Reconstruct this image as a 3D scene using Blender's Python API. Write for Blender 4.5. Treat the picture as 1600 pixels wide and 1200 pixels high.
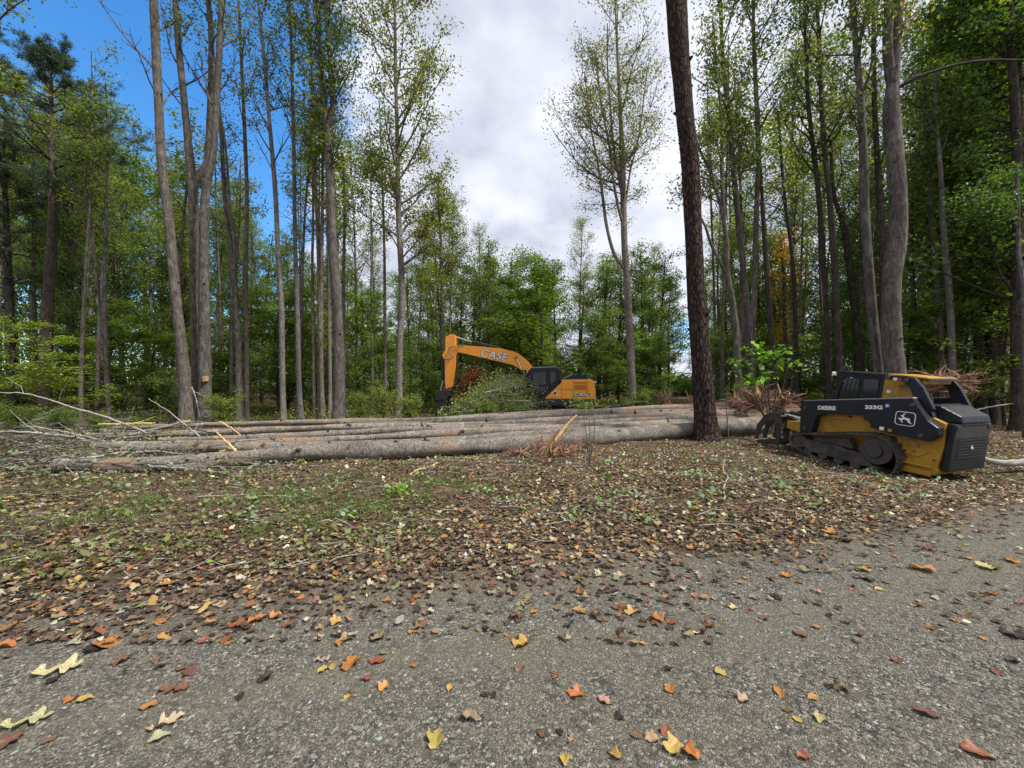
import bpy, bmesh, math, random
import numpy as np
from mathutils import Vector, Matrix, Euler
for o in list(bpy.data.objects): bpy.data.objects.remove(o)
S = bpy.context.scene; COL = S.collection
R = math.radians
# ------------------------------------------------------------------ camera
F = 600.0; CH = 1.6; HZ = 610.0
cam = bpy.data.objects.new('camera', bpy.data.cameras.new('camera')); COL.objects.link(cam)
cam.location = (0, 0, CH); cam.rotation_euler = (R(90), 0, 0)
cam.data.lens = 36 * F / 1600; cam.data.sensor_width = 36; cam.data.shift_y = (HZ - 600) / 1600
cam.data.clip_start = 0.05; cam.data.clip_end = 2000
S.camera = cam
# ------------------------------------------------------------------ sky, sun, exposure
SUN_EL, SUN_AZ = 56, 112      # azimuth clockwise from +Y
w = bpy.data.worlds.new('World'); S.world = w; w.use_nodes = True
nt = w.node_tree; N = nt.nodes; L = nt.links
for n in list(N): N.remove(n)
def nd(t, **k):
    n = N.new(t)
    for a, v in k.items(): setattr(n, a, v)
    return n
def math_n(op, a, b=None, c=None):
    n = nd('ShaderNodeMath', operation=op)
    for i, v in enumerate((a, b, c)):
        if v is None: continue
        if isinstance(v, (int, float)): n.inputs[i].default_value = v
        else: L.new(v, n.inputs[i])
    return n.outputs[0]
out = nd('ShaderNodeOutputWorld'); tc = nd('ShaderNodeTexCoord')
sky = nd('ShaderNodeTexSky', sky_type='NISHITA', sun_disc=False)
sky.sun_elevation = R(SUN_EL); sky.sun_rotation = R(SUN_AZ); sky.air_density = 1.0; sky.dust_density = 0.3; sky.ozone_density = 3.0
hs = nd('ShaderNodeHueSaturation'); hs.inputs['Saturation'].default_value = 1.3; hs.inputs['Value'].default_value = 1.35
L.new(sky.outputs[0], hs.inputs['Color'])
bsky = nd('ShaderNodeBackground'); bsky.inputs[1].default_value = 0.15; L.new(hs.outputs[0], bsky.inputs[0])
sep = nd('ShaderNodeSeparateXYZ'); L.new(tc.outputs['Generated'], sep.inputs[0])
zz = math_n('ADD', math_n('MAXIMUM', sep.outputs[2], 0.0), 0.35)
comb = nd('ShaderNodeCombineXYZ')
L.new(math_n('DIVIDE', sep.outputs[0], zz), comb.inputs[0]); L.new(math_n('DIVIDE', sep.outputs[1], zz), comb.inputs[1])
n1 = nd('ShaderNodeTexNoise'); n1.inputs['Scale'].default_value = 2.4; n1.inputs['Detail'].default_value = 7; n1.inputs['Roughness'].default_value = 0.55
L.new(comb.outputs[0], n1.inputs['Vector'])
n2 = nd('ShaderNodeTexNoise'); n2.inputs['Scale'].default_value = 3.3; n2.inputs['Detail'].default_value = 5; n2.inputs['Roughness'].default_value = 0.5
L.new(comb.outputs[0], n2.inputs['Vector'])
def dotdir(v, r0, r1):
    vm = nd('ShaderNodeVectorMath', operation='DOT_PRODUCT'); L.new(tc.outputs['Generated'], vm.inputs[0])
    vm.inputs[1].default_value = Vector(v).normalized()
    mr = nd('ShaderNodeMapRange'); mr.inputs[1].default_value = r0; mr.inputs[2].default_value = r1
    L.new(vm.outputs['Value'], mr.inputs[0]); return mr.outputs[0]
gap = math_n('MAXIMUM', dotdir((-640, 600, 430), math.cos(R(29)), math.cos(R(10))), math_n('MULTIPLY', dotdir((268, 600, 84), math.cos(R(4)), math.cos(R(1.5))), .75))
gap = math_n('MAXIMUM', gap, math_n('MULTIPLY', dotdir((-900, 600, 120), math.cos(R(26)), math.cos(R(14))), .8))
cov = math_n('ADD', math_n('MULTIPLY', math_n('SUBTRACT', n1.outputs[0], 0.5), 3.4), math_n('SUBTRACT', 0.80, math_n('MULTIPLY', gap, 1.5)))
mr = nd('ShaderNodeMapRange', interpolation_type='SMOOTHSTEP'); mr.inputs[1].default_value = -0.15; mr.inputs[2].default_value = 0.35; L.new(cov, mr.inputs[0])
cr = nd('ShaderNodeValToRGB'); e = cr.color_ramp.elements
e[0].position = 0.34; e[0].color = (0.42, 0.46, 0.56, 1); e[1].position = 0.66; e[1].color = (0.80, 0.82, 0.90, 1)
L.new(n2.outputs[0], cr.inputs[0])
bcl = nd('ShaderNodeBackground'); bcl.inputs[1].default_value = 0.98; L.new(cr.outputs[0], bcl.inputs[0])
mx = nd('ShaderNodeMixShader'); L.new(mr.outputs[0], mx.inputs[0]); L.new(bsky.outputs[0], mx.inputs[1]); L.new(bcl.outputs[0], mx.inputs[2])
L.new(mx.outputs[0], out.inputs[0])
sun = bpy.data.objects.new('sun', bpy.data.lights.new('sun', 'SUN')); COL.objects.link(sun)
sun.data.energy = 4.5; sun.data.angle = R(6); sun.data.color = (1.0, .95, .86)
sd = Vector((math.sin(R(SUN_AZ)) * math.cos(R(SUN_EL)), math.cos(R(SUN_AZ)) * math.cos(R(SUN_EL)), math.sin(R(SUN_EL))))
sun.rotation_euler = sd.to_track_quat('Z', 'Y').to_euler()
S.view_settings.view_transform = 'Standard'; S.view_settings.look = 'None'; S.view_settings.exposure = 0.46; S.view_settings.gamma = 1
S.cycles.max_bounces = 9; S.cycles.diffuse_bounces = 7; S.cycles.transmission_bounces = 5; S.cycles.glossy_bounces = 2; S.cycles.transparent_max_bounces = 4

# ------------------------------------------------------------------ helpers
rs = np.random.RandomState
LC = np.array([8.69, 9.41]); LY = R(110.4); LH = np.array([math.cos(LY), math.sin(LY)])     # tracked loader: centre and heading
def vnoise(x, y, s, seed=0):
    x = np.asarray(x, float); y = np.asarray(y, float)
    return (np.sin(x * s + 1.3 * seed + 1.7 * np.sin(y * s * .7 + seed)) * np.cos(y * s * 1.1 - .6 * seed + 1.3 * np.sin(x * s * .6 + 2.1 * seed)))
def edge_y(x): x = np.clip(np.asarray(x, float), -14, 40); return 3.5 + .2 * x + .012 * x * x
def H(x, y):
    x = np.asarray(x, float); y = np.asarray(y, float)
    off = y - edge_y(x); k = np.clip((off - .1) / 2.0, 0, 1)
    h = k * (.035 * vnoise(x, y, 1.3, 1) + .02 * vnoise(x, y, 3.1, 2) + .012 * vnoise(x, y, 7.3, 3))
    h = h + .006 * vnoise(x, y, .9, 5)
    h = h + np.clip(y - 27, 0, 200) * .018 + .02 * np.clip(np.abs(x) - 25, 0, 80)
    dx = x - LC[0]; dy = y - LC[1]; s = dx * LH[0] + dy * LH[1]
    h = h + (.114 * s - .20) * np.exp(-(dx ** 2 + dy ** 2) / 2.6 ** 2)
    h = h + .30 * np.exp(-((x - 7.5) / 3.2) ** 2 - ((y - 17.5) / 2.0) ** 2)
    h = h + .07 * np.exp(-((x + .6) / 1.8) ** 2 - ((y - 8.0) / .6) ** 2)
    return h
def at(px, py):                      # ground point seen at pixel (px, py) of the 1600 px photograph
    d = 10.0
    for _ in range(30):
        x = (px - 800) / F * d
        d = .5 * d + .5 * F * (CH - float(H(x, d))) / max(py - HZ, 4)
    return np.array([(px - 800) / F * d, d, float(H((px - 800) / F * d, d))])
def pt(px, py, d): return np.array([(px - 800) / F * d, d, CH + (HZ - py) / F * d])

class MB:
    def __init__(s): s.v = []; s.c = []; s.n = 0; s.f = []; s.m = []; s.sm = []
    def add(s, V, faces, mat=0, col=None, smooth=False):
        V = np.asarray(V, float); n = len(V); s.v.append(V)
        c = np.ones((n, 4)) if col is None else np.concatenate([np.broadcast_to(np.asarray(col, float)[..., :3], (n, 3)), np.ones((n, 1))], 1)
        s.c.append(c)
        if isinstance(faces, np.ndarray): faces = [faces]
        for fa in faces:
            fa = np.atleast_2d(np.asarray(fa, int)); s.f.append(fa + s.n); s.m.append(np.full(len(fa), mat)); s.sm.append(np.full(len(fa), smooth))
        s.n += n
    def build(s, name, mats, parent=None):
        me = bpy.data.meshes.new(name)
        V = np.concatenate(s.v); C = np.concatenate(s.c)
        me.vertices.add(len(V)); me.vertices.foreach_set('co', V.ravel())
        tot = np.concatenate([np.full(len(f), f.shape[1]) for f in s.f]); idx = np.concatenate([f.ravel() for f in s.f])
        me.loops.add(len(idx)); me.loops.foreach_set('vertex_index', idx.astype(np.int32))
        me.polygons.add(len(tot)); st = np.concatenate([[0], np.cumsum(tot)[:-1]])
        me.polygons.foreach_set('loop_start', st.astype(np.int32)); me.polygons.foreach_set('loop_total', tot.astype(np.int32))
        me.polygons.foreach_set('material_index', np.concatenate(s.m).astype(np.int32)); me.polygons.foreach_set('use_smooth', np.concatenate(s.sm))
        me.update(calc_edges=True); me.validate()
        a = me.color_attributes.new('Col', 'FLOAT_COLOR', 'POINT'); a.data.foreach_set('color', C.ravel())
        for m in (mats if isinstance(mats, (list, tuple)) else [mats]): me.materials.append(m)
        o = bpy.data.objects.new(name, me); COL.objects.link(o); o.parent = parent
        return o
def tag(o, label=None, cat=None, group=None, kind=None):
    if label: o['label'] = label
    if cat: o['category'] = cat
    if group: o['group'] = group
    if kind: o['kind'] = kind
    return o
def empty(name, loc=(0, 0, 0), rz=0.0):
    o = bpy.data.objects.new(name, None); COL.objects.link(o); o.location = loc; o.rotation_euler = (0, 0, rz); o.empty_display_size = .2; return o
def kids(o, cache={}):
    if o.name not in cache: cache[o.name] = [c for c in bpy.data.objects if c.parent == o]
    return cache[o.name]
def copy_tree(o, parent=None):
    c = o.copy(); COL.objects.link(c); c.parent = parent
    for ch in kids(o): copy_tree(ch, c)
    return c
def unit(v): v = np.asarray(v, float); return v / (np.linalg.norm(v) + 1e-9)
def smooth_line(P, n):
    P = np.asarray(P, float); m = len(P)
    if m < 3: t = np.linspace(0, 1, n)[:, None]; return P[0] * (1 - t) + P[-1] * t
    Q = np.vstack([2 * P[0] - P[1], P, 2 * P[-1] - P[-2]]); out = []
    for t in np.linspace(0, m - 1 - 1e-6, n):
        i = int(t); u = t - i; a, b, c, d = Q[i], Q[i + 1], Q[i + 2], Q[i + 3]
        out.append(.5 * ((2 * b) + (-a + c) * u + (2 * a - 5 * b + 4 * c - d) * u * u + (-a + 3 * b - 3 * c + d) * u ** 3))
    return np.array(out)
def tube(mb, P, rad, seg=8, mat=0, col=None, cap=True, capmat=None, rough=0.0, rng=None, smooth=True):
    P = np.asarray(P, float); n = len(P); rad = np.broadcast_to(np.asarray(rad, float), (n,))
    T = np.gradient(P, axis=0); T /= np.linalg.norm(T, axis=1)[:, None] + 1e-9
    ref = np.array([1., 0, 0]) if abs(T[:, 0]).mean() < .7 else np.array([0, 0, 1.])
    A = np.cross(T, ref); A /= np.linalg.norm(A, axis=1)[:, None] + 1e-9; B = np.cross(T, A)
    th = np.linspace(0, 2 * np.pi, seg, endpoint=False)
    rr = rad[:, None] * np.ones((n, seg))
    if rough and rng is not None:
        ph = rng.uniform(0, 6.28, 3); ii = np.arange(n)[:, None]
        rr = rr * (1 + rough * (.6 * np.sin(2 * th[None] + ph[0] + ii * .35) + .5 * np.sin(3 * th[None] + ph[1] - ii * .5)) + rough * .6 * rng.uniform(-1, 1, (n, seg)))
    V = P[:, None, :] + rr[..., None] * (np.cos(th)[None, :, None] * A[:, None, :] + np.sin(th)[None, :, None] * B[:, None, :])
    i = np.arange(n - 1)[:, None] * seg; j = np.arange(seg)[None]; j2 = (j + 1) % seg
    Fq = np.stack([i + j, i + j2, i + seg + j2, i + seg + j], -1).reshape(-1, 4)
    mb.add(V.reshape(-1, 3), Fq, mat, col, smooth)
    if cap:
        for k in (0, n - 1):
            mb.add(V[k], np.array([list(range(seg)) if k else list(range(seg))[::-1]]), mat if capmat is None else capmat, col, False)
def rnd_dirs(rng, n):
    v = rng.normal(size=(n, 3)); return v / np.linalg.norm(v, axis=1)[:, None]
def palette(rng, cols, n, var=.18):
    c = np.array(cols, float)[rng.randint(0, len(cols), n)]
    return np.clip(c * (1 + var * rng.normal(size=(n, 1))) * (1 + .06 * rng.normal(size=(n, 3))), 0.004, .9)
def leaves(mb, P, size, cols, rng, mat=1, up=.5, asp=.62, var=.18, nrm=None):
    """one small rhombus per leaf"""
    n = len(P); sz = size * rng.uniform(.65, 1.3, n)[:, None]
    nr = rnd_dirs(rng, n); nr[:, 2] = np.abs(nr[:, 2]) + up; nr /= np.linalg.norm(nr, axis=1)[:, None]
    a = np.cross(nr, rnd_dirs(rng, n)); a /= np.linalg.norm(a, axis=1)[:, None] + 1e-9; b = np.cross(nr, a)
    V = np.stack([P - a * sz * .5, P + b * sz * .5 * asp, P + a * sz * .5, P - b * sz * .5 * asp], 1)
    V[:, 1:4:2] += nr[:, None] * sz[:, None] * .12
    c = palette(rng, cols, n, var)
    mb.add(V.reshape(-1, 3), np.arange(4 * n).reshape(n, 4), mat, np.repeat(c, 4, 0))

# ------------------------------------------------------------------ materials
def mat(name):
    m = bpy.data.materials.new(name); m.use_nodes = True; t = m.node_tree
    return m, t, t.nodes['Principled BSDF'], t.nodes['Material Output']
def mnode(t, ty, **k):
    n = t.nodes.new(ty)
    for a, v in k.items():
        if a.startswith('i_'): n.inputs[a[2:].replace('_', ' ')].default_value = v
        else: setattr(n, a, v)
    return n
def ramp(t, fac, stops):
    r = t.nodes.new('ShaderNodeValToRGB'); e = r.color_ramp.elements
    while len(e) < len(stops): e.new(.5)
    for el, (p, c) in zip(e, stops): el.position = p; el.color = (*c, 1)
    t.links.new(fac, r.inputs[0]); return r.outputs[0]
def mixc(t, f, a, b, mode='MIX'):
    m = t.nodes.new('ShaderNodeMix'); m.data_type = 'RGBA'; m.blend_type = mode
    for s, v in ((m.inputs[0], f), (m.inputs[6], a), (m.inputs[7], b)):
        if isinstance(v, (int, float)): s.default_value = v
        elif isinstance(v, tuple): s.default_value = (*v, 1)
        else: t.links.new(v, s)
    return m.outputs[2]
def bump(t, b, h, strength=.5, dist=.02):
    n = t.nodes.new('ShaderNodeBump'); n.inputs['Strength'].default_value = strength; n.inputs['Distance'].default_value = dist
    t.links.new(h, n.inputs['Height']); t.links.new(n.outputs[0], b.inputs['Normal'])
def tex(t, kind, scale, vec=None, sc=None, **k):
    n = t.nodes.new({'noise': 'ShaderNodeTexNoise', 'vor': 'ShaderNodeTexVoronoi'}[kind]); n.inputs['Scale'].default_value = scale
    for a, v in k.items():
        if a in ('feature',): setattr(n, a, v)
        else: n.inputs[a].default_value = v
    if vec is not None:
        if sc:
            m = t.nodes.new('ShaderNodeMapping'); m.inputs['Scale'].default_value = sc; t.links.new(vec, m.inputs[0]); vec = m.outputs[0]
        t.links.new(vec, n.inputs['Vector'])
    return n
def leaf_mat(name, trans=.45, objcol=False, rough=.5, gain=1.0):
    m, t, b, o = mat(name)
    if objcol:
        a = mnode(t, 'ShaderNodeObjectInfo').outputs['Color']
        co = mnode(t, 'ShaderNodeTexCoord').outputs['Object']
        nz = tex(t, 'noise', 40, co, Detail=4).outputs[0]
        a = mixc(t, 1.0, a, ramp(t, nz, [(.3, (.42, .36, .32)), (.6, (1.05, 1.0, .95))]), 'MULTIPLY')
    else:
        a = mnode(t, 'ShaderNodeAttribute', attribute_name='Col').outputs['Color']
        r_ = mnode(t, 'ShaderNodeObjectInfo').outputs['Random']
        a = mixc(t, 1.0, a, ramp(t, r_, [(0, (.72 * gain, .80 * gain, .8 * gain)), (.5, (1 * gain, 1 * gain, 1 * gain)), (1, (1.25 * gain, 1.1 * gain, .8 * gain))]), 'MULTIPLY')
    t.links.new(a, b.inputs['Base Color']); b.inputs['Roughness'].default_value = rough; b.inputs['Specular IOR Level'].default_value = .3
    tr = mnode(t, 'ShaderNodeBsdfTranslucent'); c2 = mixc(t, 1.0, a, (1.15, 1.3, .5), 'MULTIPLY'); t.links.new(c2, tr.inputs[0])
    mx = mnode(t, 'ShaderNodeMixShader'); mx.inputs[0].default_value = trans
    t.links.new(b.outputs[0], mx.inputs[1]); t.links.new(tr.outputs[0], mx.inputs[2]); t.links.new(mx.outputs[0], o.inputs[0])
    return m
M = {}
M['leaf'] = leaf_mat('leaf_green', .5, gain=1.22)
M['needle'] = leaf_mat('needles', .2)
M['litter'] = leaf_mat('leaf_litter', .12, rough=.6)
M['roadleaf'] = leaf_mat('dry_leaf', .12, objcol=True, rough=.5)
M['grass'] = leaf_mat('grass_blade', .3)
def bark(name, c0, c1, c2, vert, scar, scale=1.0, bs=.6):
    m, t, b, o = mat(name); co = mnode(t, 'ShaderNodeTexCoord').outputs['Object']
    r_ = mnode(t, 'ShaderNodeObjectInfo').outputs['Random']
    v1 = tex(t, 'noise', 14 * scale, co, (1, 1, vert), Detail=10, Roughness=.75).outputs[0]
    v2 = tex(t, 'noise', 1.1 * scale, co, None, Detail=6, Roughness=.65).outputs[0]
    v3 = tex(t, 'noise', 4.0 * scale, co, (1, 1, scar), Detail=5, Roughness=.75).outputs[0]
    v4 = tex(t, 'noise', 2.3 * scale, co, (1, 1, .7), Detail=8, Roughness=.7).outputs[0]
    base = ramp(t, v1, [(.36, c0), (.5, c1), (.64, c2)])
    base = mixc(t, ramp(t, v2, [(.45, (0, 0, 0)), (.60, (.6, .6, .6))]), base, tuple(x * .55 for x in c1))
    base = mixc(t, ramp(t, v4, [(.54, (0, 0, 0)), (.66, (.5, .5, .5))]), base, (c2[0] * 1.15, c2[1] * 1.2, c2[2] * 1.18))
    base = mixc(t, ramp(t, v3, [(.59, (0, 0, 0)), (.66, (.9, .9, .9))]), base, tuple(x * .22 for x in c1))
    if name == 'felled_bark': base = mixc(t, ramp(t, tex(t, 'noise', 1.7, co, (.5, 1, 1), Detail=6).outputs[0], [(.53, (0, 0, 0)), (.62, (.6, .6, .6))]), base, (.30, .20, .13))
    base = mixc(t, 1.0, base, ramp(t, r_, [(0, (.75, .78, .8)), (1, (1.15, 1.08, 1.0))]), 'MULTIPLY')
    t.links.new(base, b.inputs['Base Color']); b.inputs['Roughness'].default_value = .95; b.inputs['Specular IOR Level'].default_value = .15
    bump(t, b, v1, bs, .03)
    return m
M['bark'] = bark('grey_bark', (.035, .031, .027), (.125, .11, .096), (.225, .203, .183), .22, 3.0)
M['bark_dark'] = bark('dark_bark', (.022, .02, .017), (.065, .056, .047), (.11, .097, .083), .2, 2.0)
M['bark_pale'] = bark('pale_bark', (.06, .056, .05), (.17, .158, .143), (.27, .256, .237), .4, 4.0)
M['bark_log'] = bark('felled_bark', (.04, .034, .028), (.20, .178, .155), (.38, .35, .31), .6, .8, 2.0, .9)
def pine_bark():
    m, t, b, o = mat('pine_bark'); co = mnode(t, 'ShaderNodeTexCoord').outputs['Object']
    nz = tex(t, 'noise', 5, co, None, Detail=4).outputs['Color']
    vm = mixc(t, .12, co, nz)
    v = tex(t, 'vor', 13, vm, (1, 1, .28), feature='DISTANCE_TO_EDGE').outputs['Distance']
    n = tex(t, 'noise', 30, co, (1, 1, .3), Detail=7, Roughness=.7).outputs[0]
    c = ramp(t, v, [(0, (.018, .013, .011)), (.10, (.05, .036, .03)), (.35, (.105, .077, .066))])
    c = mixc(t, .7, c, ramp(t, n, [(.35, (.3, .28, .27)), (.65, (1.25, 1.15, 1.1))]), 'MULTIPLY')
    t.links.new(c, b.inputs['Base Color']); b.inputs['Roughness'].default_value = .95; b.inputs['Specular IOR Level'].default_value = .1
    mth = mnode(t, 'ShaderNodeMath', operation='MINIMUM'); t.links.new(v, mth.inputs[0]); mth.inputs[1].default_value = .25
    ad = mnode(t, 'ShaderNodeMath', operation='MULTIPLY_ADD'); t.links.new(n, ad.inputs[0]); ad.inputs[1].default_value = .15; t.links.new(mth.outputs[0], ad.inputs[2])
    bump(t, b, ad.outputs[0], 1.0, .12)
    return m
M['pine'] = pine_bark()
def wood(name, c0, c1, c2, sc=(4, 4, 4)):
    m, t, b, o = mat(name); co = mnode(t, 'ShaderNodeTexCoord').outputs['Object']
    n = tex(t, 'noise', 6, co, sc, Detail=8, Roughness=.7).outputs[0]
    t.links.new(ramp(t, n, [(.3, c0), (.5, c1), (.7, c2)]), b.inputs['Base Color']); b.inputs['Roughness'].default_value = .85
    bump(t, b, n, .6, .02); return m
M['cut'] = wood('cut_wood', (.22, .12, .06), (.42, .27, .14), (.60, .42, .25))
M['root'] = wood('torn_roots', (.06, .03, .018), (.23, .125, .075), (.46, .29, .18), (9, 9, 9))
M['splinter'] = wood('split_wood', (.26, .15, .06), (.52, .34, .15), (.72, .54, .28))
M['twig'] = wood('grey_twig', (.12, .105, .09), (.28, .26, .23), (.48, .46, .42))
M['birch'] = wood('peeled_branch', (.16, .145, .13), (.31, .29, .265), (.5, .48, .45))
M['moss'] = wood('mossy_stick', (.2, .2, .02), (.38, .37, .04), (.5, .45, .1))
def paint(name, c, rough=.4, dirt=.35, dc=(.12, .09, .06), metal=0.0, ds=3.0):
    m, t, b, o = mat(name); co = mnode(t, 'ShaderNodeTexCoord').outputs['Object']
    n = tex(t, 'noise', ds, co, None, Detail=9, Roughness=.7).outputs[0]
    n2 = tex(t, 'noise', ds * 7, co, None, Detail=4).outputs[0]
    f = ramp(t, n, [(.42, (0, 0, 0)), (.75, (dirt, dirt, dirt))])
    t.links.new(mixc(t, f, c, dc), b.inputs['Base Color'])
    t.links.new(ramp(t, n2, [(.3, (rough * .8,) * 3), (.7, (min(1, rough * 1.5),) * 3)]), b.inputs['Roughness'])
    b.inputs['Metallic'].default_value = metal; return m
M['yellow'] = paint('yellow_paint', (.42, .225, .012), .5, .75, (.07, .05, .03))
M['navy'] = paint('black_paint', (.006, .008, .014), .38, .12, (.04, .036, .032)); M['navy'].node_tree.nodes['Principled BSDF'].inputs['Specular IOR Level'].default_value = .35
M['orange'] = paint('orange_paint', (.92, .34, .025), .38, .18)
M['orange_d'] = paint('grille_orange', (.30, .10, .02), .6, .3)
M['blackm'] = paint('black_metal', (.018, .018, .02), .5, .45, (.07, .055, .045))
M['rubber'] = paint('track_rubber', (.03, .028, .026), .8, .8, (.13, .10, .075))
M['steel'] = paint('track_steel', (.045, .04, .037), .6, .6, (.12, .09, .07))
M['chrome'] = paint('chrome_rod', (.6, .6, .62), .2, .1, metal=.9)
M['white'] = paint('white_marking', (.75, .75, .73), .5, .15)
M['grey'] = paint('grey_paint', (.25, .26, .27), .45, .3)
M['blue'] = paint('blue_marking', (.08, .22, .6), .4, .1)
M['red'] = paint('red_marking', (.4, .03, .03), .4, .1)
def glass():
    m, t, b, o = mat('cab_glass'); b.inputs['Base Color'].default_value = (.02, .03, .028, 1); b.inputs['Roughness'].default_value = .05
    b.inputs['Specular IOR Level'].default_value = .7
    tr = mnode(t, 'ShaderNodeBsdfTransparent'); tr.inputs[0].default_value = (.5, .58, .56, 1)
    mx = mnode(t, 'ShaderNodeMixShader'); mx.inputs[0].default_value = .55
    t.links.new(tr.outputs[0], mx.inputs[1]); t.links.new(b.outputs[0], mx.inputs[2]); t.links.new(mx.outputs[0], o.inputs[0]); return m
M['glass'] = glass()
def soil_mat():
    m, t, b, o = mat('litter_soil'); co = mnode(t, 'ShaderNodeTexCoord').outputs['Object']
    v = tex(t, 'vor', 16, co, None); v2 = tex(t, 'vor', 27, co, None)
    big = tex(t, 'noise', .55, co, None, Detail=6, Roughness=.6).outputs[0]; fine = tex(t, 'noise', 22, co, None, Detail=8, Roughness=.75).outputs[0]
    sepc = mnode(t, 'ShaderNodeSeparateColor'); t.links.new(v.outputs['Color'], sepc.inputs[0])
    lc = ramp(t, sepc.outputs[0], [(0, (.03, .02, .014)), (.3, (.085, .052, .036)), (.6, (.14, .09, .06)), (.85, (.2, .14, .09)), (1, (.24, .15, .06))])
    soil = ramp(t, fine, [(.3, (.03, .021, .015)), (.5, (.085, .060, .043)), (.7, (.165, .12, .085))])
    c = mixc(t, .5, soil, lc)
    c = mixc(t, ramp(t, big, [(.45, (0, 0, 0)), (.62, (.6, .6, .6))]), c, ramp(t, fine, [(.3, (.03, .032, .014)), (.7, (.10, .10, .045))]))
    t.links.new(c, b.inputs['Base Color']); b.inputs['Roughness'].default_value = .95; b.inputs['Specular IOR Level'].default_value = .15
    ad = mnode(t, 'ShaderNodeMath', operation='ADD'); t.links.new(v2.outputs['Distance'], ad.inputs[0]); t.links.new(fine, ad.inputs[1])
    bump(t, b, ad.outputs[0], .9, .03); return m
M['soil'] = soil_mat()
def gravel_mat():
    m, t, b, o = mat('gravel'); co = mnode(t, 'ShaderNodeTexCoord').outputs['Object']
    nw = tex(t, 'noise', 30, co, None, Detail=3).outputs['Color']
    vec = mixc(t, .015, co, nw)
    va = tex(t, 'vor', 62, vec); vb = tex(t, 'vor', 150, vec); ve = tex(t, 'vor', 62, vec, feature='DISTANCE_TO_EDGE')
    vc = tex(t, 'vor', 42, vec)
    big = tex(t, 'noise', .8, co, (.35, 1, 1), Detail=6, Roughness=.6).outputs[0]; fine = tex(t, 'noise', 120, co, None, Detail=5, Roughness=.8).outputs[0]
    mid = tex(t, 'noise', 7, co, None, Detail=5, Roughness=.6).outputs[0]
    s1 = mnode(t, 'ShaderNodeSeparateColor'); t.links.new(va.outputs['Color'], s1.inputs[0])
    s2 = mnode(t, 'ShaderNodeSeparateColor'); t.links.new(vb.outputs['Color'], s2.inputs[0])
    st = [(0, (.025, .025, .026)), (.3, (.085, .085, .082)), (.6, (.20, .197, .183)), (.85, (.37, .362, .335)), (1, (.6, .585, .55))]
    c = mixc(t, ramp(t, mid, [(.42, (.15,) * 3), (.58, (.85,) * 3)]), ramp(t, s1.outputs[0], st), ramp(t, s2.outputs[0], st))
    edg = ramp(t, ve.outputs['Distance'], [(0, (.35, .33, .3)), (.16, (1, 1, 1))])
    c = mixc(t, .8, c, edg, 'MULTIPLY')
    dust = ramp(t, fine, [(.3, (.085, .077, .06)), (.5, (.17, .155, .125)), (.7, (.30, .275, .225))])
    fac = ramp(t, big, [(.42, (.02,) * 3), (.64, (.55,) * 3)])
    fac = mixc(t, .4, fac, ramp(t, mid, [(.4, (.0,) * 3), (.65, (.6,) * 3)]))
    c = mixc(t, fac, c, dust)
    c = mixc(t, .6, c, ramp(t, mid, [(.3, (.72, .72, .74)), (.7, (1.2, 1.17, 1.12))]), 'MULTIPLY')
    sx = mnode(t, 'ShaderNodeSeparateXYZ'); t.links.new(co, sx.inputs[0])
    def mm(op, a, b_=None):
        q = mnode(t, 'ShaderNodeMath', operation=op)
        for i_, v_ in enumerate((a, b_)):
            if v_ is None: continue
            if isinstance(v_, (int, float)): q.inputs[i_].default_value = v_
            else: t.links.new(v_, q.inputs[i_])
        return q.outputs[0]
    ed = mm('ADD', mm('ADD', mm('MULTIPLY', sx.outputs[0], .2), 3.5), mm('MULTIPLY', mm('MULTIPLY', sx.outputs[0], sx.outputs[0]), .012))
    dist = mm('ADD', mm('SUBTRACT', ed, sx.outputs[1]), mm('MULTIPLY', mm('SUBTRACT', big, .5), 1.6))
    dirt = ramp(t, dist, [(.0, (.9,) * 3), (.25, (.6,) * 3), (.75, (0,) * 3)])
    c = mixc(t, dirt, c, ramp(t, fine, [(.3, (.07, .055, .04)), (.5, (.15, .122, .09)), (.7, (.25, .205, .155))]))
    wt = ramp(t, mm('MULTIPLY', dist, .2), [(.17, (0,) * 3), (.24, (.5,) * 3), (.31, (0,) * 3), (.52, (0,) * 3), (.60, (.45,) * 3), (.68, (0,) * 3)])
    c = mixc(t, wt, c, dust)
    c = mixc(t, 1.0, c, (1.12, 1.09, .99), 'MULTIPLY')
    t.links.new(c, b.inputs['Base Color']); b.inputs['Roughness'].default_value = .9; b.inputs['Specular IOR Level'].default_value = .25
    ad = mnode(t, 'ShaderNodeMath', operation='MULTIPLY_ADD'); t.links.new(va.outputs['Distance'], ad.inputs[0]); ad.inputs[1].default_value = -1.0; t.links.new(fine, ad.inputs[2])
    ad2 = mnode(t, 'ShaderNodeMath', operation='SUBTRACT'); t.links.new(ad.outputs[0], ad2.inputs[0]); t.links.new(vb.outputs['Distance'], ad2.inputs[1])
    bump(t, b, ad2.outputs[0], 1.0, .014); return m
M['gravel'] = gravel_mat()
def stone_mat():
    m, t, b, o = mat('loose_stone'); a = mnode(t, 'ShaderNodeAttribute', attribute_name='Col').outputs['Color']
    co = mnode(t, 'ShaderNodeTexCoord').outputs['Object']; n = tex(t, 'noise', 160, co, None, Detail=3).outputs[0]
    t.links.new(mixc(t, .6, a, ramp(t, n, [(.3, (.6,) * 3), (.7, (1.2,) * 3)]), 'MULTIPLY'), b.inputs['Base Color']); b.inputs['Roughness'].default_value = .85; return m
M['stone'] = stone_mat()

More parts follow.
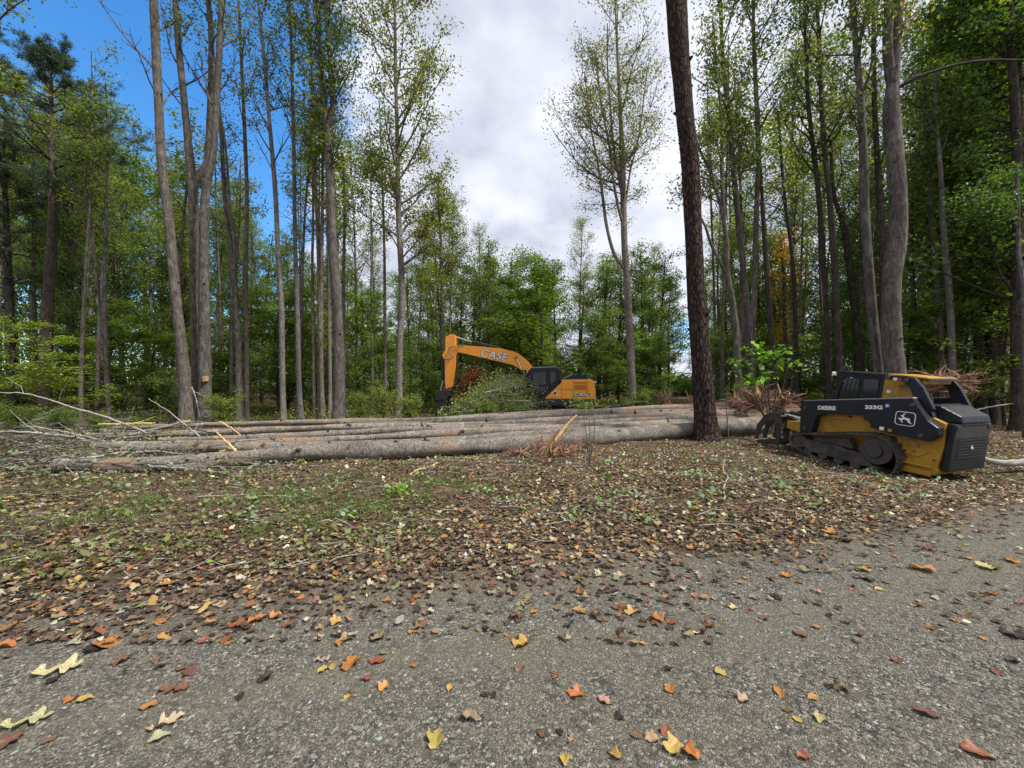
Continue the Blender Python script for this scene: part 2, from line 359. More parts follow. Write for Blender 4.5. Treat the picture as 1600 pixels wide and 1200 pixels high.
# ------------------------------------------------------------------ ground and road
def grid(xs, ys, z): 
    X, Y = np.meshgrid(xs, ys, indexing='ij'); n, m = X.shape
    V = np.stack([X, Y, z(X, Y)], -1).reshape(-1, 3)
    i = np.arange(n - 1)[:, None] * m; j = np.arange(m - 1)[None]
    return V, np.stack([i + j, i + m + j, i + m + j + 1, i + j + 1], -1).reshape(-1, 4)
u = np.linspace(-1, 1, 441)
gx = 300 * (.07 * u + .93 * u ** 5 ) ; gy = 8 + 300 * (.06 * u + .94 * u ** 5)
g = MB(); V, Fq = grid(gx, gy, H); g.add(V, Fq, 0, None, True)
tag(g.build('ground', M['soil']), kind='structure')
s_ = np.concatenate([np.linspace(-120, -9, 40)[:-1], np.linspace(-9, 12, 260), np.linspace(12, 120, 40)[1:]])
t_ = np.linspace(0, 1, 90)
X, Tt = np.meshgrid(s_, t_, indexing='ij')
Ye = edge_y(X) + .10 * np.sin(X * 2.1) + .06 * np.sin(X * 5.3 + 1) + .22 * np.sin(X * .8 + 2) * 0.6
Y = Ye - 7.0 * (1 - Tt)
Z = H(X, Y) + .006 + .012 * vnoise(X, Y, 1.9, 4) * np.clip((Ye - Y) / .6, 0, 1) * np.clip((1 - Tt) * 8, 0, 1) + .012
Z = Z - .014 * np.clip(1 - (Ye - Y) / .25, 0, 1)
n, m = X.shape; i = np.arange(n - 1)[:, None] * m; j = np.arange(m - 1)[None]
g = MB(); g.add(np.stack([X, Y, Z], -1).reshape(-1, 3), np.stack([i + j, i + m + j, i + m + j + 1, i + j + 1], -1).reshape(-1, 4), 0, None, True)
tag(g.build('gravel_road', M['gravel']), kind='structure')
def road_z(x, y):
    d = np.clip((edge_y(x) - y) / .6, 0, 1)
    return H(x, y) + .018 + .012 * vnoise(x, y, 1.9, 4) * d

# ------------------------------------------------------------------ loose stuff on the ground
def cards6(mb, P, size, cols, rng, tilt=.35, curl=.3, var=.2, mat_=0):
    """folded leaf of six corners lying near the ground"""
    n = len(P); sz = size * rng.uniform(.55, 1.35, n)
    base = np.array([[-.5, 0], [-.18, .34], [.2, .27], [.5, 0], [.2, -.27], [-.18, -.34]])
    th = rng.uniform(0, 6.28, n); ca, sa = np.cos(th), np.sin(th)
    bx = base[None, :, 0] * sz[:, None]; by = base[None, :, 1] * sz[:, None] * rng.uniform(.7, 1.3, n)[:, None]
    bz = np.abs(base[None, :, 1]) * sz[:, None] * rng.uniform(-.5, 1.6, n)[:, None] * curl * 2 + (base[None, :, 0] ** 2) * sz[:, None] * rng.uniform(-.5, 1.5, n)[:, None] * curl * 1.5
    tx = rng.normal(0, tilt, n)[:, None]; ty = rng.normal(0, tilt, n)[:, None]
    bz = bz + bx * tx + by * ty
    V = np.stack([P[:, 0:1] + bx * ca[:, None] - by * sa[:, None], P[:, 1:2] + bx * sa[:, None] + by * ca[:, None], P[:, 2:3] + bz + .3 * sz[:, None] * (np.abs(tx) + np.abs(ty)) * .5], -1)
    c = palette(rng, cols, n, var); k = np.arange(n)[:, None] * 6
    mb.add(V.reshape(-1, 3), np.concatenate([k + np.array([0, 1, 2, 3])[None][:, ::-1], k + np.array([0, 3, 4, 5])[None][:, ::-1]]), mat_, np.repeat(c, 6, 0))
def lobed(mb, P, size, cols, rng, tilt=.2, curl=.3, var=.22):
    shapes = np.array([[[-.42, .16], [-.1, .36], [.18, .33], [.42, .12]], [[-.45, .30], [-.12, .44], [.05, .2], [.38, .34]], [[-.3, .12], [-.15, .5], [.15, .22], [.25, .16]]])
    n = len(P); sh = shapes[rng.randint(0, 3, n)] * rng.uniform(.8, 1.2, (n, 4, 2)); sz = size * rng.uniform(.6, 1.4, n)
    mid = np.zeros((n, 3, 2)); mid[:, 0, 0] = -.5; mid[:, 1, 0] = .02; mid[:, 2, 0] = .5
    B = np.concatenate([mid, sh, sh * rng.uniform(.8, 1.15, (n, 4, 2)) * np.array([1, -1])], 1) * sz[:, None, None]; x_, y_ = B[..., 0], B[..., 1]
    z_ = np.abs(y_) * rng.uniform(-.3, 1.5, n)[:, None] * curl + x_ ** 2 / sz[:, None] * rng.uniform(-.5, 2.2, n)[:, None] * curl * 1.5 + rng.normal(0, .05, (n, 11)) * sz[:, None]
    tx = rng.normal(0, tilt, n)[:, None]; ty = rng.normal(0, tilt, n)[:, None]; z_ = z_ + x_ * tx + y_ * ty; z_ -= z_.min(1)[:, None] * .8; th = rng.uniform(0, 6.28, n)[:, None]
    V = np.stack([P[:, 0:1] + x_ * np.cos(th) - y_ * np.sin(th), P[:, 1:2] + x_ * np.sin(th) + y_ * np.cos(th), P[:, 2:3] - .004 + z_], -1)
    tri = np.array([[1, 0, 3], [1, 3, 4], [1, 4, 5], [1, 5, 6], [1, 6, 2], [1, 7, 0], [1, 8, 7], [1, 9, 8], [1, 10, 9], [1, 2, 10]])
    c = palette(rng, cols, n, var); cc = np.repeat(c, 11, 0).reshape(n, 11, 3) * rng.uniform(.8, 1.15, (n, 11, 1)); cc[:, 2:] *= .8
    mb.add(V.reshape(-1, 3), (np.arange(n)[:, None, None] * 11 + tri[None]).reshape(-1, 3), 0, np.clip(cc, 0, 1).reshape(-1, 3), True)
BROWN = [(.15, .10, .06), (.19, .13, .08), (.10, .062, .04), (.23, .165, .10), (.28, .21, .14), (.07, .045, .03), (.045, .03, .022), (.14, .085, .055), (.12, .08, .05), (.06, .038, .028), (.36, .29, .2)]
GOLD = [(.40, .24, .08), (.36, .17, .06), (.42, .31, .14), (.30, .12, .06)]
PALE = [(.45, .44, .34), (.34, .36, .24), (.5, .46, .3)]
GRN = [(.10, .15, .035), (.15, .20, .06), (.22, .27, .14), (.08, .13, .03)]
rng = rs(11)
def in_grass(x, y): # rough green patches left of the middle
    return np.exp(-((x + 3.2) / 2.6) ** 2 - ((y - 5.4) / 1.1) ** 2) + .8 * np.exp(-((x + .9) / 1.1) ** 2 - ((y - 6.3) / .8) ** 2) + .5 * np.exp(-((x + 5.5) / 2.5) ** 2 - ((y - 5.) / 2) ** 2)
n = 260000
d = 2.4 + 17 * rng.uniform(0, 1, n) ** 1.5; x = rng.uniform(-1.55, 1.6, n) * d
off = d - edge_y(x) - .25 * np.sin(x * .8 + 2) * .5
p = 1 / (1 + np.exp(-(off - .12) / .20)) * .85 + .07 * np.exp(-np.abs(off) / .6)
p *= .5 + .75 * np.clip(.5 + .5 * vnoise(x, d, 1.1, 12) + .35 * vnoise(x, d, 4.3, 4), 0, 1)
lft = np.clip((-x - 1) / 4, 0, 1)
p = p * (1 - .5 * lft) * (1 - .72 * np.clip(in_grass(x, d), 0, 1)) * (.55 + .45 * (vnoise(x, d, 2.3, 7) > -.3))
p *= np.clip((19.5 - d) / 4, .25, 1)
k = rng.uniform(0, 1, n) < p
P = np.stack([x, d, np.where(off > 0, H(x, d), road_z(x, d)) + .006 + rng.uniform(0, .018, n)], -1)[k]
sel = rng.uniform(0, 1, len(P))
g = MB(); near = P[:, 1] < 6.6; lobed(g, P[near & (sel < .87)], .050, BROWN, rng); lobed(g, P[near & (sel >= .87) & (sel < .945)], .06, GOLD, rng); lobed(g, P[near & (sel >= .945)], .058, PALE + [(.2, .24, .1)], rng)
P = P[~near]; sel = sel[~near]; cards6(g, P[sel < .87], .048, BROWN, rng, .28, .4)
cards6(g, P[(sel >= .87) & (sel < .945)], .062, GOLD, rng); cards6(g, P[(sel >= .945)], .062, PALE + [(.2, .24, .1)], rng)
tag(g.build('leaf_litter', M['litter']), 'brown carpet of fallen leaves between the gravel road and the felled logs', 'leaf litter', kind='stuff')
# green and yellowish chopped leaves on the left and round the logs
n = 26000
d = 3.0 + 15 * rng.uniform(0, 1, n) ** 1.1; x = rng.uniform(-1.55, 1.4, n) * d
p = np.where(x < -1, .40, .05) * (d - edge_y(x) > .15) * (.35 + .65 * (vnoise(x, d, 1.1, 9) > -.1)); k = rng.uniform(0, 1, n) < p
P = np.stack([x, d, H(x, d) + .02 + rng.uniform(0, .05, n)], -1)[k]
g = MB(); lobed(g, P, .055, GRN[:2] + [(.14, .15, .07), (.18, .18, .07), (.17, .19, .11), (.10, .09, .04)], rng, tilt=.5)
tag(g.build('green_leaf_debris', M['litter']), 'scattered torn green leaves among the branches left of the felled logs', 'leaf debris', kind='stuff')
n = 15000; px_ = rng.uniform(-120, 470, n); py_ = 642 + 105 * rng.uniform(0, 1, n) ** .9; d = F * CH / (py_ - HZ) * .98; x = (px_ - 800) / F * d; k = (d < 17) & (vnoise(x, d, 1.6, 5) + rng.normal(0, .5, n) > -.2) & (rng.uniform(size=n) > (px_ - 150) / 420) & ((py_ < 700) | (rng.uniform(size=n) < .35))
P = np.stack([x, d, H(x, d) + .03 + np.abs(rng.normal(0, .13, n))], -1)[k]
g = MB(); leaves(g, P, .10, GRN + [(.16, .18, .08), (.2, .2, .08), (.13, .11, .05), (.26, .28, .14), (.10, .075, .04)], rng, 0, up=.8)
tag(g.build('brush_leaves', M['litter']), 'heaped wilting green leaves on the branches at the left end of the trunks', 'brush', kind='stuff')
# short grass and clover
def blades(mb, P, h, cols, rng, wd=.006):
    n = len(P); hh = h * rng.uniform(.5, 1.4, n)[:, None]; a = rng.uniform(0, 6.28, n)
    s = np.stack([np.cos(a), np.sin(a), 0 * a], -1) * wd; ln = rng.normal(0, .55, (n, 3)) * hh; ln[:, 2] = hh[:, 0]
    V = np.stack([P - s, P + s, P + ln], 1); c = palette(rng, cols, n, .2)
    mb.add(V.reshape(-1, 3), np.arange(3 * n).reshape(n, 3), 0, np.repeat(c, 3, 0))
n = 200000; d = 3.3 + 5.5 * rng.uniform(0, 1, n); x = rng.uniform(-1.45, .4, n) * d
p = np.clip(in_grass(x, d), 0, 1) * (.06 + .75 * (vnoise(x, d, 2.1, 3) + .6 * vnoise(x, d, 6.3, 5) + .5 * vnoise(x, d, 15.3, 8) > .45)) * (d - edge_y(x) > .35)
k = rng.uniform(0, 1, n) < p; P = np.stack([x, d, H(x, d)], -1)[k]
g = MB(); blades(g, P, .065, [(.09, .14, .03), (.12, .165, .045), (.06, .10, .025), (.18, .17, .08), (.22, .19, .11)], rng, .004)
sel = rng.uniform(size=len(P)) < .12
cards6(g, P[sel] + np.array([0, 0, .03]), .035, [(.09, .18, .03), (.13, .22, .05)], rng, .4)
tag(g.build('short_grass', M['grass']), 'thin patches of short green grass growing through the leaves left of centre', 'grass', kind='stuff')
# small broad-leaved seedlings
n = 600; d = rng.uniform(4.5, 13, n); x = rng.uniform(-1.2, 1.3, n) * d; k = (d - edge_y(x) > .6) & (rng.uniform(size=n) < .25 + .5 * (vnoise(x, d, 1.7, 2) > .3))
g = MB()
for X0, Y0 in zip(x[k], d[k]):
    q = np.array([X0, Y0, float(H(X0, Y0)) + .05]) + rng.normal(0, 1, (12, 3)) * np.array([.09, .09, .03])
    cards6(g, q, .065, [(.14, .2, .09), (.2, .27, .16), (.1, .17, .04), (.26, .33, .22)], rng, .4, .1)
tag(g.build('ground_seedlings', M['grass']), 'low seedlings and weeds dotted through the brown leaf litter', 'weeds', kind='stuff')
# loose stones
n = 85000; d = 1.3 + 4.6 * rng.uniform(0, 1, n) ** 1.2; x = rng.uniform(-1.45, 1.45, n) * d; k = (d - edge_y(x) < .1) & (vnoise(x, d, 1.5, 6) + rng.normal(0, .7, n) > -.35)
x = x[k]; d = d[k]; n = len(x); sz = .0036 * np.exp(np.clip(rng.normal(0, .45, n), -1, .9)); octa = np.array([[1, 0, 0], [0, 1, 0], [-1, 0, 0], [0, -1, 0], [0, 0, 1], [.7, .7, .4], [-.7, .7, .4], [-.7, -.7, .4], [.7, -.7, .4]], float)
th = rng.uniform(0, 6.28, n); O = octa[None] * (1 + .35 * rng.normal(size=(n, 9, 1))) * sz[:, None, None] * np.array([1.2, .9, .7]) * rng.uniform(.7, 1.3, (n, 1, 3))
V = np.stack([x[:, None] + O[..., 0] * np.cos(th)[:, None] - O[..., 1] * np.sin(th)[:, None], d[:, None] + O[..., 0] * np.sin(th)[:, None] + O[..., 1] * np.cos(th)[:, None], road_z(x, d)[:, None] - .001 + O[..., 2]], -1)
ft = np.array([[0, 5, 8], [0, 1, 5], [1, 6, 5], [1, 2, 6], [2, 7, 6], [2, 3, 7], [3, 8, 7], [3, 0, 8], [5, 6, 4], [6, 7, 4], [7, 8, 4], [8, 5, 4]])
ft = (np.arange(n)[:, None, None] * 9 + ft[None]).reshape(-1, 3)
g = MB(); c = palette(rng, [(.08, .08, .08), (.12, .12, .117), (.17, .167, .155), (.06, .06, .064), (.26, .255, .24), (.15, .135, .11)], n, .22); g.add(V.reshape(-1, 3), ft, 0, np.repeat(c, 9, 0))
tag(g.build('loose_gravel', M['stone']), 'small grey stones lying loose on the gravel road', 'gravel', kind='stuff')
# twigs
g = MB(); n = 700
for i in range(n):
    d0 = rng.uniform(3.2, 15); x0 = rng.uniform(-1.4, 1.3) * d0
    if d0 - edge_y(x0) < .2 or (x0 > 0 and rng.uniform() < .5): continue
    l = rng.uniform(.1, .7) * (.5 + d0 / 12); a = rng.uniform(0, 6.28)
    if rng.uniform() < .6: a = rng.normal(0, .35)
    q = np.array([[x0 + l * t * math.cos(a) + rng.normal(0, .02), d0 + l * t * math.sin(a) + rng.normal(0, .02), 0] for t in (0, .35, .7, 1)])
    q[:, 2] = H(q[:, 0], q[:, 1]) + .02 + rng.uniform(0, .04, 4)
    tube(g, q, np.array([1, .8, .6, .3]) * rng.uniform(.003, .008), 4, 0, cap=False)
tag(g.build('twig_debris', M['twig']), 'small broken twigs strewn over the leaf litter', 'twigs', kind='stuff')
# ------------------------------------------------------------------ hero leaves on the road
def leaf_outline(kind):
    if kind == 'oak':
        half = [(0, .0), (.06, .03), (.14, .16), (.20, .20), (.24, .07), (.32, .06), (.40, .24), (.47, .28), (.50, .09), (.58, .08), (.68, .26), (.75, .24), (.77, .09), (.88, .12), (1, 0)]
    elif kind == 'tulip':
        half = [(0, 0), (.05, .10), (.10, .38), (.22, .42), (.36, .30), (.50, .30), (.66, .42), (.80, .36), (.92, .18), (.86, 0)]
    elif kind == 'beech':
        half = [(0, 0), (.08, .12), (.2, .24), (.36, .31), (.52, .30), (.68, .24), (.82, .14), (.93, .05), (1, 0)]
    else:
        half = [(0, 0), (.02, .16), (.10, .30), (.2, .26), (.26, .30), (.30, .50), (.42, .42), (.50, .24), (.62, .30), (.78, .26), (.84, .10), (1, 0)]
    return half
def leaf_mesh(kind, seed):
    r_ = rs(seed); half = leaf_outline(kind); mb = MB(); rows = []; ncol = 4
    ph = r_.uniform(0, 6.28, 4); cl = r_.uniform(.1, .5); fold = r_.uniform(.1, .9); tw = r_.uniform(-.8, .8)
    for (t, hw) in half:
        for s in np.linspace(-1, 1, 2 * ncol + 1):
            yy = s * hw * (1 + .08 * math.sin(9 * t + ph[0] * s))
            z = fold * .55 * abs(yy) + cl * .5 * (t - .45) ** 2 * (1 + .5 * math.sin(ph[3])) + .05 * math.sin(13 * t + ph[1]) * abs(s) + .035 * math.sin(17 * yy + 8 * t + ph[2]) + tw * yy * (t - .5) + .3 * cl * yy * yy * 4
            rows.append((t - .5, yy, z))
    V = np.array(rows); V[:, 2] -= V[:, 2].min(); m = 2 * ncol + 1; n = len(half)
    i = np.arange(n - 1)[:, None] * m; j = np.arange(m - 1)[None]
    mb.add(V, np.stack([i + j, i + m + j, i + m + j + 1, i + j + 1], -1).reshape(-1, 4), 0, None, True)
    tube(mb, np.array([[-.5, 0, V[:m, 2].min() + .02], [-.62, .02, .02], [-.75, -.01, .01]]), [.008, .007, .006], 4)
    o = mb.build('fallen_leaf', M['roadleaf']); me = o.data; bpy.data.objects.remove(o); return me
LM = {k: [leaf_mesh(k, 31 + 7 * i + 3 * len(k)) for i in range(5)] for k in ('oak', 'tulip', 'beech', 'maple')}
LCOL = {'yellow': (.56, .37, .12), 'orange': (.50, .22, .06), 'rust': (.28, .115, .055), 'brown': (.20, .11, .07), 'dark': (.055, .035, .03), 'pale': (.56, .52, .30), 'cream': (.44, .37, .26), 'pink': (.22, .12, .09), 'green': (.2, .24, .12)}
def put_leaf(kind, x, y, z, size, col, label, group=None, rng=rs(5), rz=None):
    o = bpy.data.objects.new('fallen_leaf', LM[kind][rng.randint(5)]); COL.objects.link(o)
    o.location = (x, y, z); o.scale = (size, size, size * rng.uniform(.7, 1.3)); o.rotation_euler = (rng.normal(0, .12), rng.normal(0, .12), rng.uniform(0, 6.28) if rz is None else rz)
    c = .8 * np.array(LCOL[col]) * (1 + rng.normal(0, .1, 3)); o.color = (*np.clip(c, .01, .9), 1)
    tag(o, label, 'leaf', group)
HL = [ # px, py, shape, colour, width in px, label
 (90, 1055, 'oak', 'pale', 84, 'long pale yellow lobed leaf lying alone near the left edge of the gravel', .35), (258, 1138, 'oak', 'pale', 62, 'pale yellow deeply lobed leaf on gravel at lower left, larger of a touching pair', .7), (250, 1160, 'beech', 'pale', 40, 'short pale leaf just in front of the lobed yellow leaf at lower left', .4), (38, 1140, 'oak', 'pale', 84, 'faded pale lobed leaf at the lower left corner of the road', .5),
 (10, 1172, 'maple', 'brown', 46, 'dull brown leaf cut by the lower left corner'), (12, 985, 'tulip', 'orange', 44, 'golden orange leaf at the left edge where gravel meets soil'), (8, 1016, 'beech', 'orange', 36, 'thin orange leaf below the golden one at the left edge'), (133, 1101, 'beech', 'yellow', 30, 'small curled golden leaf between the two pale lobed leaves on the left', .5), (235, 1109, 'beech', 'orange', 36, 'narrow orange brown leaf above the pale lobed pair', .6), (165, 1012, 'tulip', 'orange', 46, 'orange crumpled leaf in a dark wet clump on the left'), (150, 1020, 'maple', 'dark', 40, 'dark wet leaf stuck under the orange one on the left'), (272, 1082, 'oak', 'brown', 62, 'big brown lobed leaf lying flat above the pale lobed pair', .1),
 (254, 974, 'tulip', 'orange', 30, 'bright orange leaf near the litter edge on the left'), (255, 1000, 'beech', 'yellow', 28, 'yellow brown folded leaf below the bright orange one on the left'), (226, 1000, 'beech', 'rust', 24, 'reddish leaf beside the yellow brown folded leaf'), (355, 1004, 'beech', 'rust', 34, 'veined rust coloured leaf left of the bare gravel'), (375, 1096, 'maple', 'dark', 22, 'small dark curled leaf standing up on the gravel'), (450, 983, 'maple', 'brown', 26, 'brown curled leaf above the middle left gravel'), (430, 968, 'tulip', 'yellow', 26, 'yellow leaf at the end of a row of orange ones'), (400, 975, 'maple', 'orange', 38, 'orange leaf in a row running up to the litter'), (372, 982, 'beech', 'rust', 40, 'long rust leaf at the lower end of the row'),
 (550, 1046, 'maple', 'orange', 44, 'large crumpled orange brown leaf left of centre'), (590, 1042, 'beech', 'rust', 36, 'reddish leaf touching the large crumpled orange one'), (506, 1040, 'oak', 'cream', 34, 'cream lobed leaf beside the large crumpled orange one', .3), (504, 1056, 'beech', 'yellow', 22, 'small yellow leaf under the cream lobed one'), (598, 1030, 'beech', 'green', 18, 'tiny pale green leaf standing on edge left of centre'), (571, 1070, 'maple', 'rust', 22, 'small rust leaf below the large crumpled one'), (600, 1083, 'tulip', 'yellow', 24, 'round golden leaf left of centre'), (646, 1049, 'tulip', 'orange', 16, 'small orange leaf alone near the middle'), (544, 1098, 'beech', 'yellow', 20, 'dull olive yellow leaf left of centre'), (541, 1007, 'beech', 'cream', 32, 'slim cream leaf on the smooth dirt left of centre', .0), (594, 1003, 'maple', 'dark', 24, 'dark curled leaf above the reddish one'), (655, 986, 'oak', 'pink', 44, 'pinkish brown torn leaf above the road middle', .5),
 (680, 1167, 'tulip', 'yellow', 38, 'spotted yellow leaf at the bottom left of centre'), (733, 1133, 'beech', 'cream', 42, 'torn cream coloured leaf near the bottom centre', -.4), (756, 1095, 'beech', 'dark', 14, 'tiny dark leaf above the torn cream one'), (847, 1157, 'beech', 'rust', 18, 'small rust leaf at bottom centre'), (815, 1012, 'tulip', 'yellow', 34, 'yellow and orange twisted leaf in the middle of the road', .4), (792, 998, 'beech', 'orange', 14, 'small orange leaf left of the twisted yellow one'), (877, 1000, 'maple', 'brown', 20, 'brown curled leaf right of the twisted yellow one'), (814, 1052, 'maple', 'pink', 22, 'dull purple brown leaf in the middle of the road'), (868, 1061, 'oak', 'rust', 28, 'reddish curled leaf just right of the road middle'), (901, 1091, 'tulip', 'orange', 34, 'broad orange brown leaf right of the road middle'), (945, 1101, 'beech', 'cream', 30, 'beige pointed leaf right of the broad orange brown one', -.6), (968, 1127, 'maple', 'dark', 24, 'dark brown bent leaf right of centre near the bottom'), (893, 1163, 'oak', 'cream', 30, 'cream blotched leaf at the bottom right of centre', 1.2), (874, 1152, 'beech', 'dark', 16, 'dark red leaf touching the cream blotched leaf'),
 (962, 1188, 'tulip', 'yellow', 30, 'bright yellow leaf at the bottom edge right of centre'), (882, 1196, 'beech', 'yellow', 32, 'yellow leaf half cut by the bottom edge'), (1018, 1162, 'maple', 'cream', 30, 'beige jagged leaf at the bottom right of centre'), (1052, 1176, 'tulip', 'yellow', 40, 'large pale yellow leaf at the bottom, left of a brown one'), (1080, 1184, 'tulip', 'orange', 32, 'brown orange leaf touching the large pale yellow one'), (1047, 1083, 'tulip', 'orange', 26, 'bright orange leaf on the right half of the gravel'), (1040, 1148, 'beech', 'rust', 30, 'long rust leaf pointing at the large pale yellow one'), (1110, 983, 'maple', 'rust', 24, 'dark red curled leaf right of centre'), (1026, 970, 'tulip', 'orange', 28, 'orange leaf of a small pile right of centre'), (1023, 978, 'beech', 'rust', 20, 'rust leaf under the orange one of the small pile'), (1125, 1056, 'tulip', 'yellow', 24, 'golden brown folded leaf on the right half'), (1043, 1049, 'beech', 'dark', 24, 'dull dark leaf left of the golden brown folded one'), (1163, 1101, 'tulip', 'cream', 26, 'pale cream folded leaf on the right half of the gravel'), (1216, 1088, 'beech', 'orange', 28, 'orange oval leaf on the right half of the gravel'), (1270, 1098, 'beech', 'orange', 26, 'amber curled leaf right of the orange oval one'), (1312, 1082, 'oak', 'brown', 50, 'long brown curled leaf casting a dark shadow on the right', -.2), (1230, 1118, 'beech', 'brown', 24, 'shiny brown leaf under the orange oval one'), (1245, 1134, 'beech', 'yellow', 14, 'tiny yellow leaf low on the right half'), (1448, 1122, 'beech', 'pink', 44, 'wide pinkish brown leaf at the lower right', -.5), (1528, 1186, 'beech', 'rust', 52, 'wide rust leaf cut near the lower right corner', -.6), (1255, 1193, 'beech', 'rust', 28, 'reddish leaf at the bottom edge of the right half'), (1590, 998, 'maple', 'dark', 46, 'black wet leaf at the right edge'), (1583, 1038, 'beech', 'dark', 26, 'small dark leaf below the black one at the right edge'), (1400, 1036, 'tulip', 'brown', 20, 'brown leaf among three at mid right'),
 (835, 960, 'beech', 'orange', 20, 'small orange leaf just below the litter in the middle'), (906, 957, 'tulip', 'yellow', 26, 'light orange pointed leaf below the litter'), (928, 962, 'beech', 'orange', 20, 'orange leaf beside the light orange pointed one'), (988, 960, 'tulip', 'yellow', 30, 'yellow leaf lying flat below the litter right of centre'), (972, 958, 'beech', 'rust', 20, 'rusty leaf left of the flat yellow one'), (1230, 906, 'tulip', 'orange', 24, 'orange leaf alone on the smooth dirt at the right'), (1300, 835, 'tulip', 'orange', 30, 'orange leaf at the litter edge below the tracked loader'), (1440, 893, 'tulip', 'yellow', 42, 'broad yellow brown leaf at the right of the road'), (1548, 893, 'maple', 'pale', 40, 'pale leaf near the right edge of the road'), (1580, 882, 'tulip', 'orange', 24, 'orange leaf near the right edge of the road'), (1348, 894, 'tulip', 'yellow', 26, 'light yellow leaf left of the broad yellow brown one'), (1146, 955, 'tulip', 'pale', 18, 'pale square leaf right of centre'), (1172, 958, 'beech', 'rust', 18, 'rust leaf beside the pale square one'), (1213, 940, 'maple', 'dark', 26, 'dark brown leaf at the middle right'), (1428, 950, 'beech', 'yellow', 20, 'yellow oval leaf at the middle right'), (1508, 964, 'maple', 'brown', 28, 'brown leaf near the right edge'), (1450, 985, 'maple', 'brown', 26, 'dark yellow curled leaf at mid right'), (1492, 975, 'beech', 'yellow', 16, 'small golden leaf right of the dark yellow curled one')]
rng = rs(77)
for it in HL:
    px, py, kd, cn, wpx, lab = it[:6]; p = at(px, py)
    zz_ = float(road_z(p[0], p[1])) + .002
    put_leaf(kd, p[0], p[1], zz_, max(.045, wpx / F * p[1] * .78), cn, lab, 'leaves on the gravel road', rng, it[6] if len(it) > 6 else None)
kinds = ['oak', 'tulip', 'beech', 'maple']; names = ['rust', 'brown', 'orange', 'yellow', 'brown', 'pink', 'dark', 'cream', 'brown', 'pink', 'dark', 'rust']
adj = {'rust': 'rust red', 'brown': 'dull brown', 'orange': 'orange', 'yellow': 'golden yellow', 'pink': 'pinkish brown', 'dark': 'near black', 'cream': 'cream coloured'}
cnt = 0
while cnt < 205:
    off = -abs(rng.exponential(.75)) + .12; x = rng.uniform(-4.2, 7.4); y = edge_y(x) + off
    if y < 1.4 or abs(x) > 1.35 * y + .3: continue
    k = kinds[rng.choice(4, p=[.1, .35, .35, .2])]; cn = names[rng.randint(len(names))]
    put_leaf(k, x, y, float(road_z(x, y)) + .002, rng.uniform(.045, .095), cn, 'small %s %s leaf among others scattered where the litter thins out onto gravel' % (adj[cn], {'oak': 'lobed', 'tulip': 'blunt', 'beech': 'oval', 'maple': 'pointed'}[k]), 'small %s %s leaves at the road edge' % (adj[cn], {'oak': 'lobed', 'tulip': 'blunt', 'beech': 'oval', 'maple': 'pointed'}[k]), rng)
    cnt += 1

# ------------------------------------------------------------------ felled logs
def log(pts, r0, r1, label, grp='felled trunks laid side by side', knots=True, seed=1, m='bark_log', cutr=True):
    """pts: 3D centre points from thin left end to thick right butt"""
    r_ = rs(seed); n = 60; P = smooth_line(pts, n); P[:, 2] += .035 * np.sin(np.linspace(0, 9 + seed % 5, n) + seed); P[:, 1] += .07 * np.sin(np.linspace(0, 6 + seed % 4, n) + 2 * seed)
    rad = np.linspace(r0, r1, n) * (1 + .05 * np.sin(np.linspace(0, 25, n) + seed) + .05 * np.sin(np.linspace(0, 61, n) + 3 * seed))
    root = empty('felled_log', tuple(P[n // 2])); tag(root, label, 'log', grp)
    Q = P - P[n // 2]
    if 'thickest' not in label: rad = rad * .84
    mb = MB(); tube(mb, Q, rad, 16, 0, cap=False, rough=.09, rng=r_); mb.build('trunk', M[m], root)
    for e_, k_ in ((0, 'cut_end'), (n - 1, 'cut_end')):
        c = MB(); dirn = unit(Q[e_] - Q[1 if e_ == 0 else n - 2]); tube(c, np.array([Q[e_] - dirn * .02, Q[e_] + dirn * .012]), rad[e_] * .97, 14); c.build(k_, M['cut'], root)
    if knots:
        for i in range(r_.randint(6, 11)):
            c = MB(); a = r_.randint(4, n - 4); th = r_.uniform(.2, 2.9); dv = np.array([r_.normal(0, .4) - .4, math.cos(th), abs(math.sin(th))]); dv = unit(dv)
            l = r_.uniform(.05, .16); tube(c, np.array([Q[a] + dv * rad[a] * .8, Q[a] + dv * (rad[a] + l * .6), Q[a] + dv * (rad[a] + l)]), [.045 * r_.uniform(.6, 1.2), .03, .022], 6, 0, capmat=1)
            tube(c, np.array([Q[a] + dv * rad[a] * .90, Q[a] + dv * (rad[a] + .02)]), [.085, .04], 7, 0)
            c.build('branch_stub', [M['bark_dark'], M['cut']], root)
    return root
def gp(px, py_bottom, r): p = at(px, py_bottom); p[2] = float(H(p[0], p[1])) + r * .92; return p
A = [gp(92, 739, .14), gp(250, 737, .17), gp(450, 723, .19), gp(600, 716, .185), gp(775, 706, .20), gp(940, 693, .23), gp(1060, 686, .27), pt(1194, 665, 13.3)]
log(A, .155, .27, 'thickest and nearest felled trunk, stretching from the branches on the left to the loader', seed=3, grp=None)
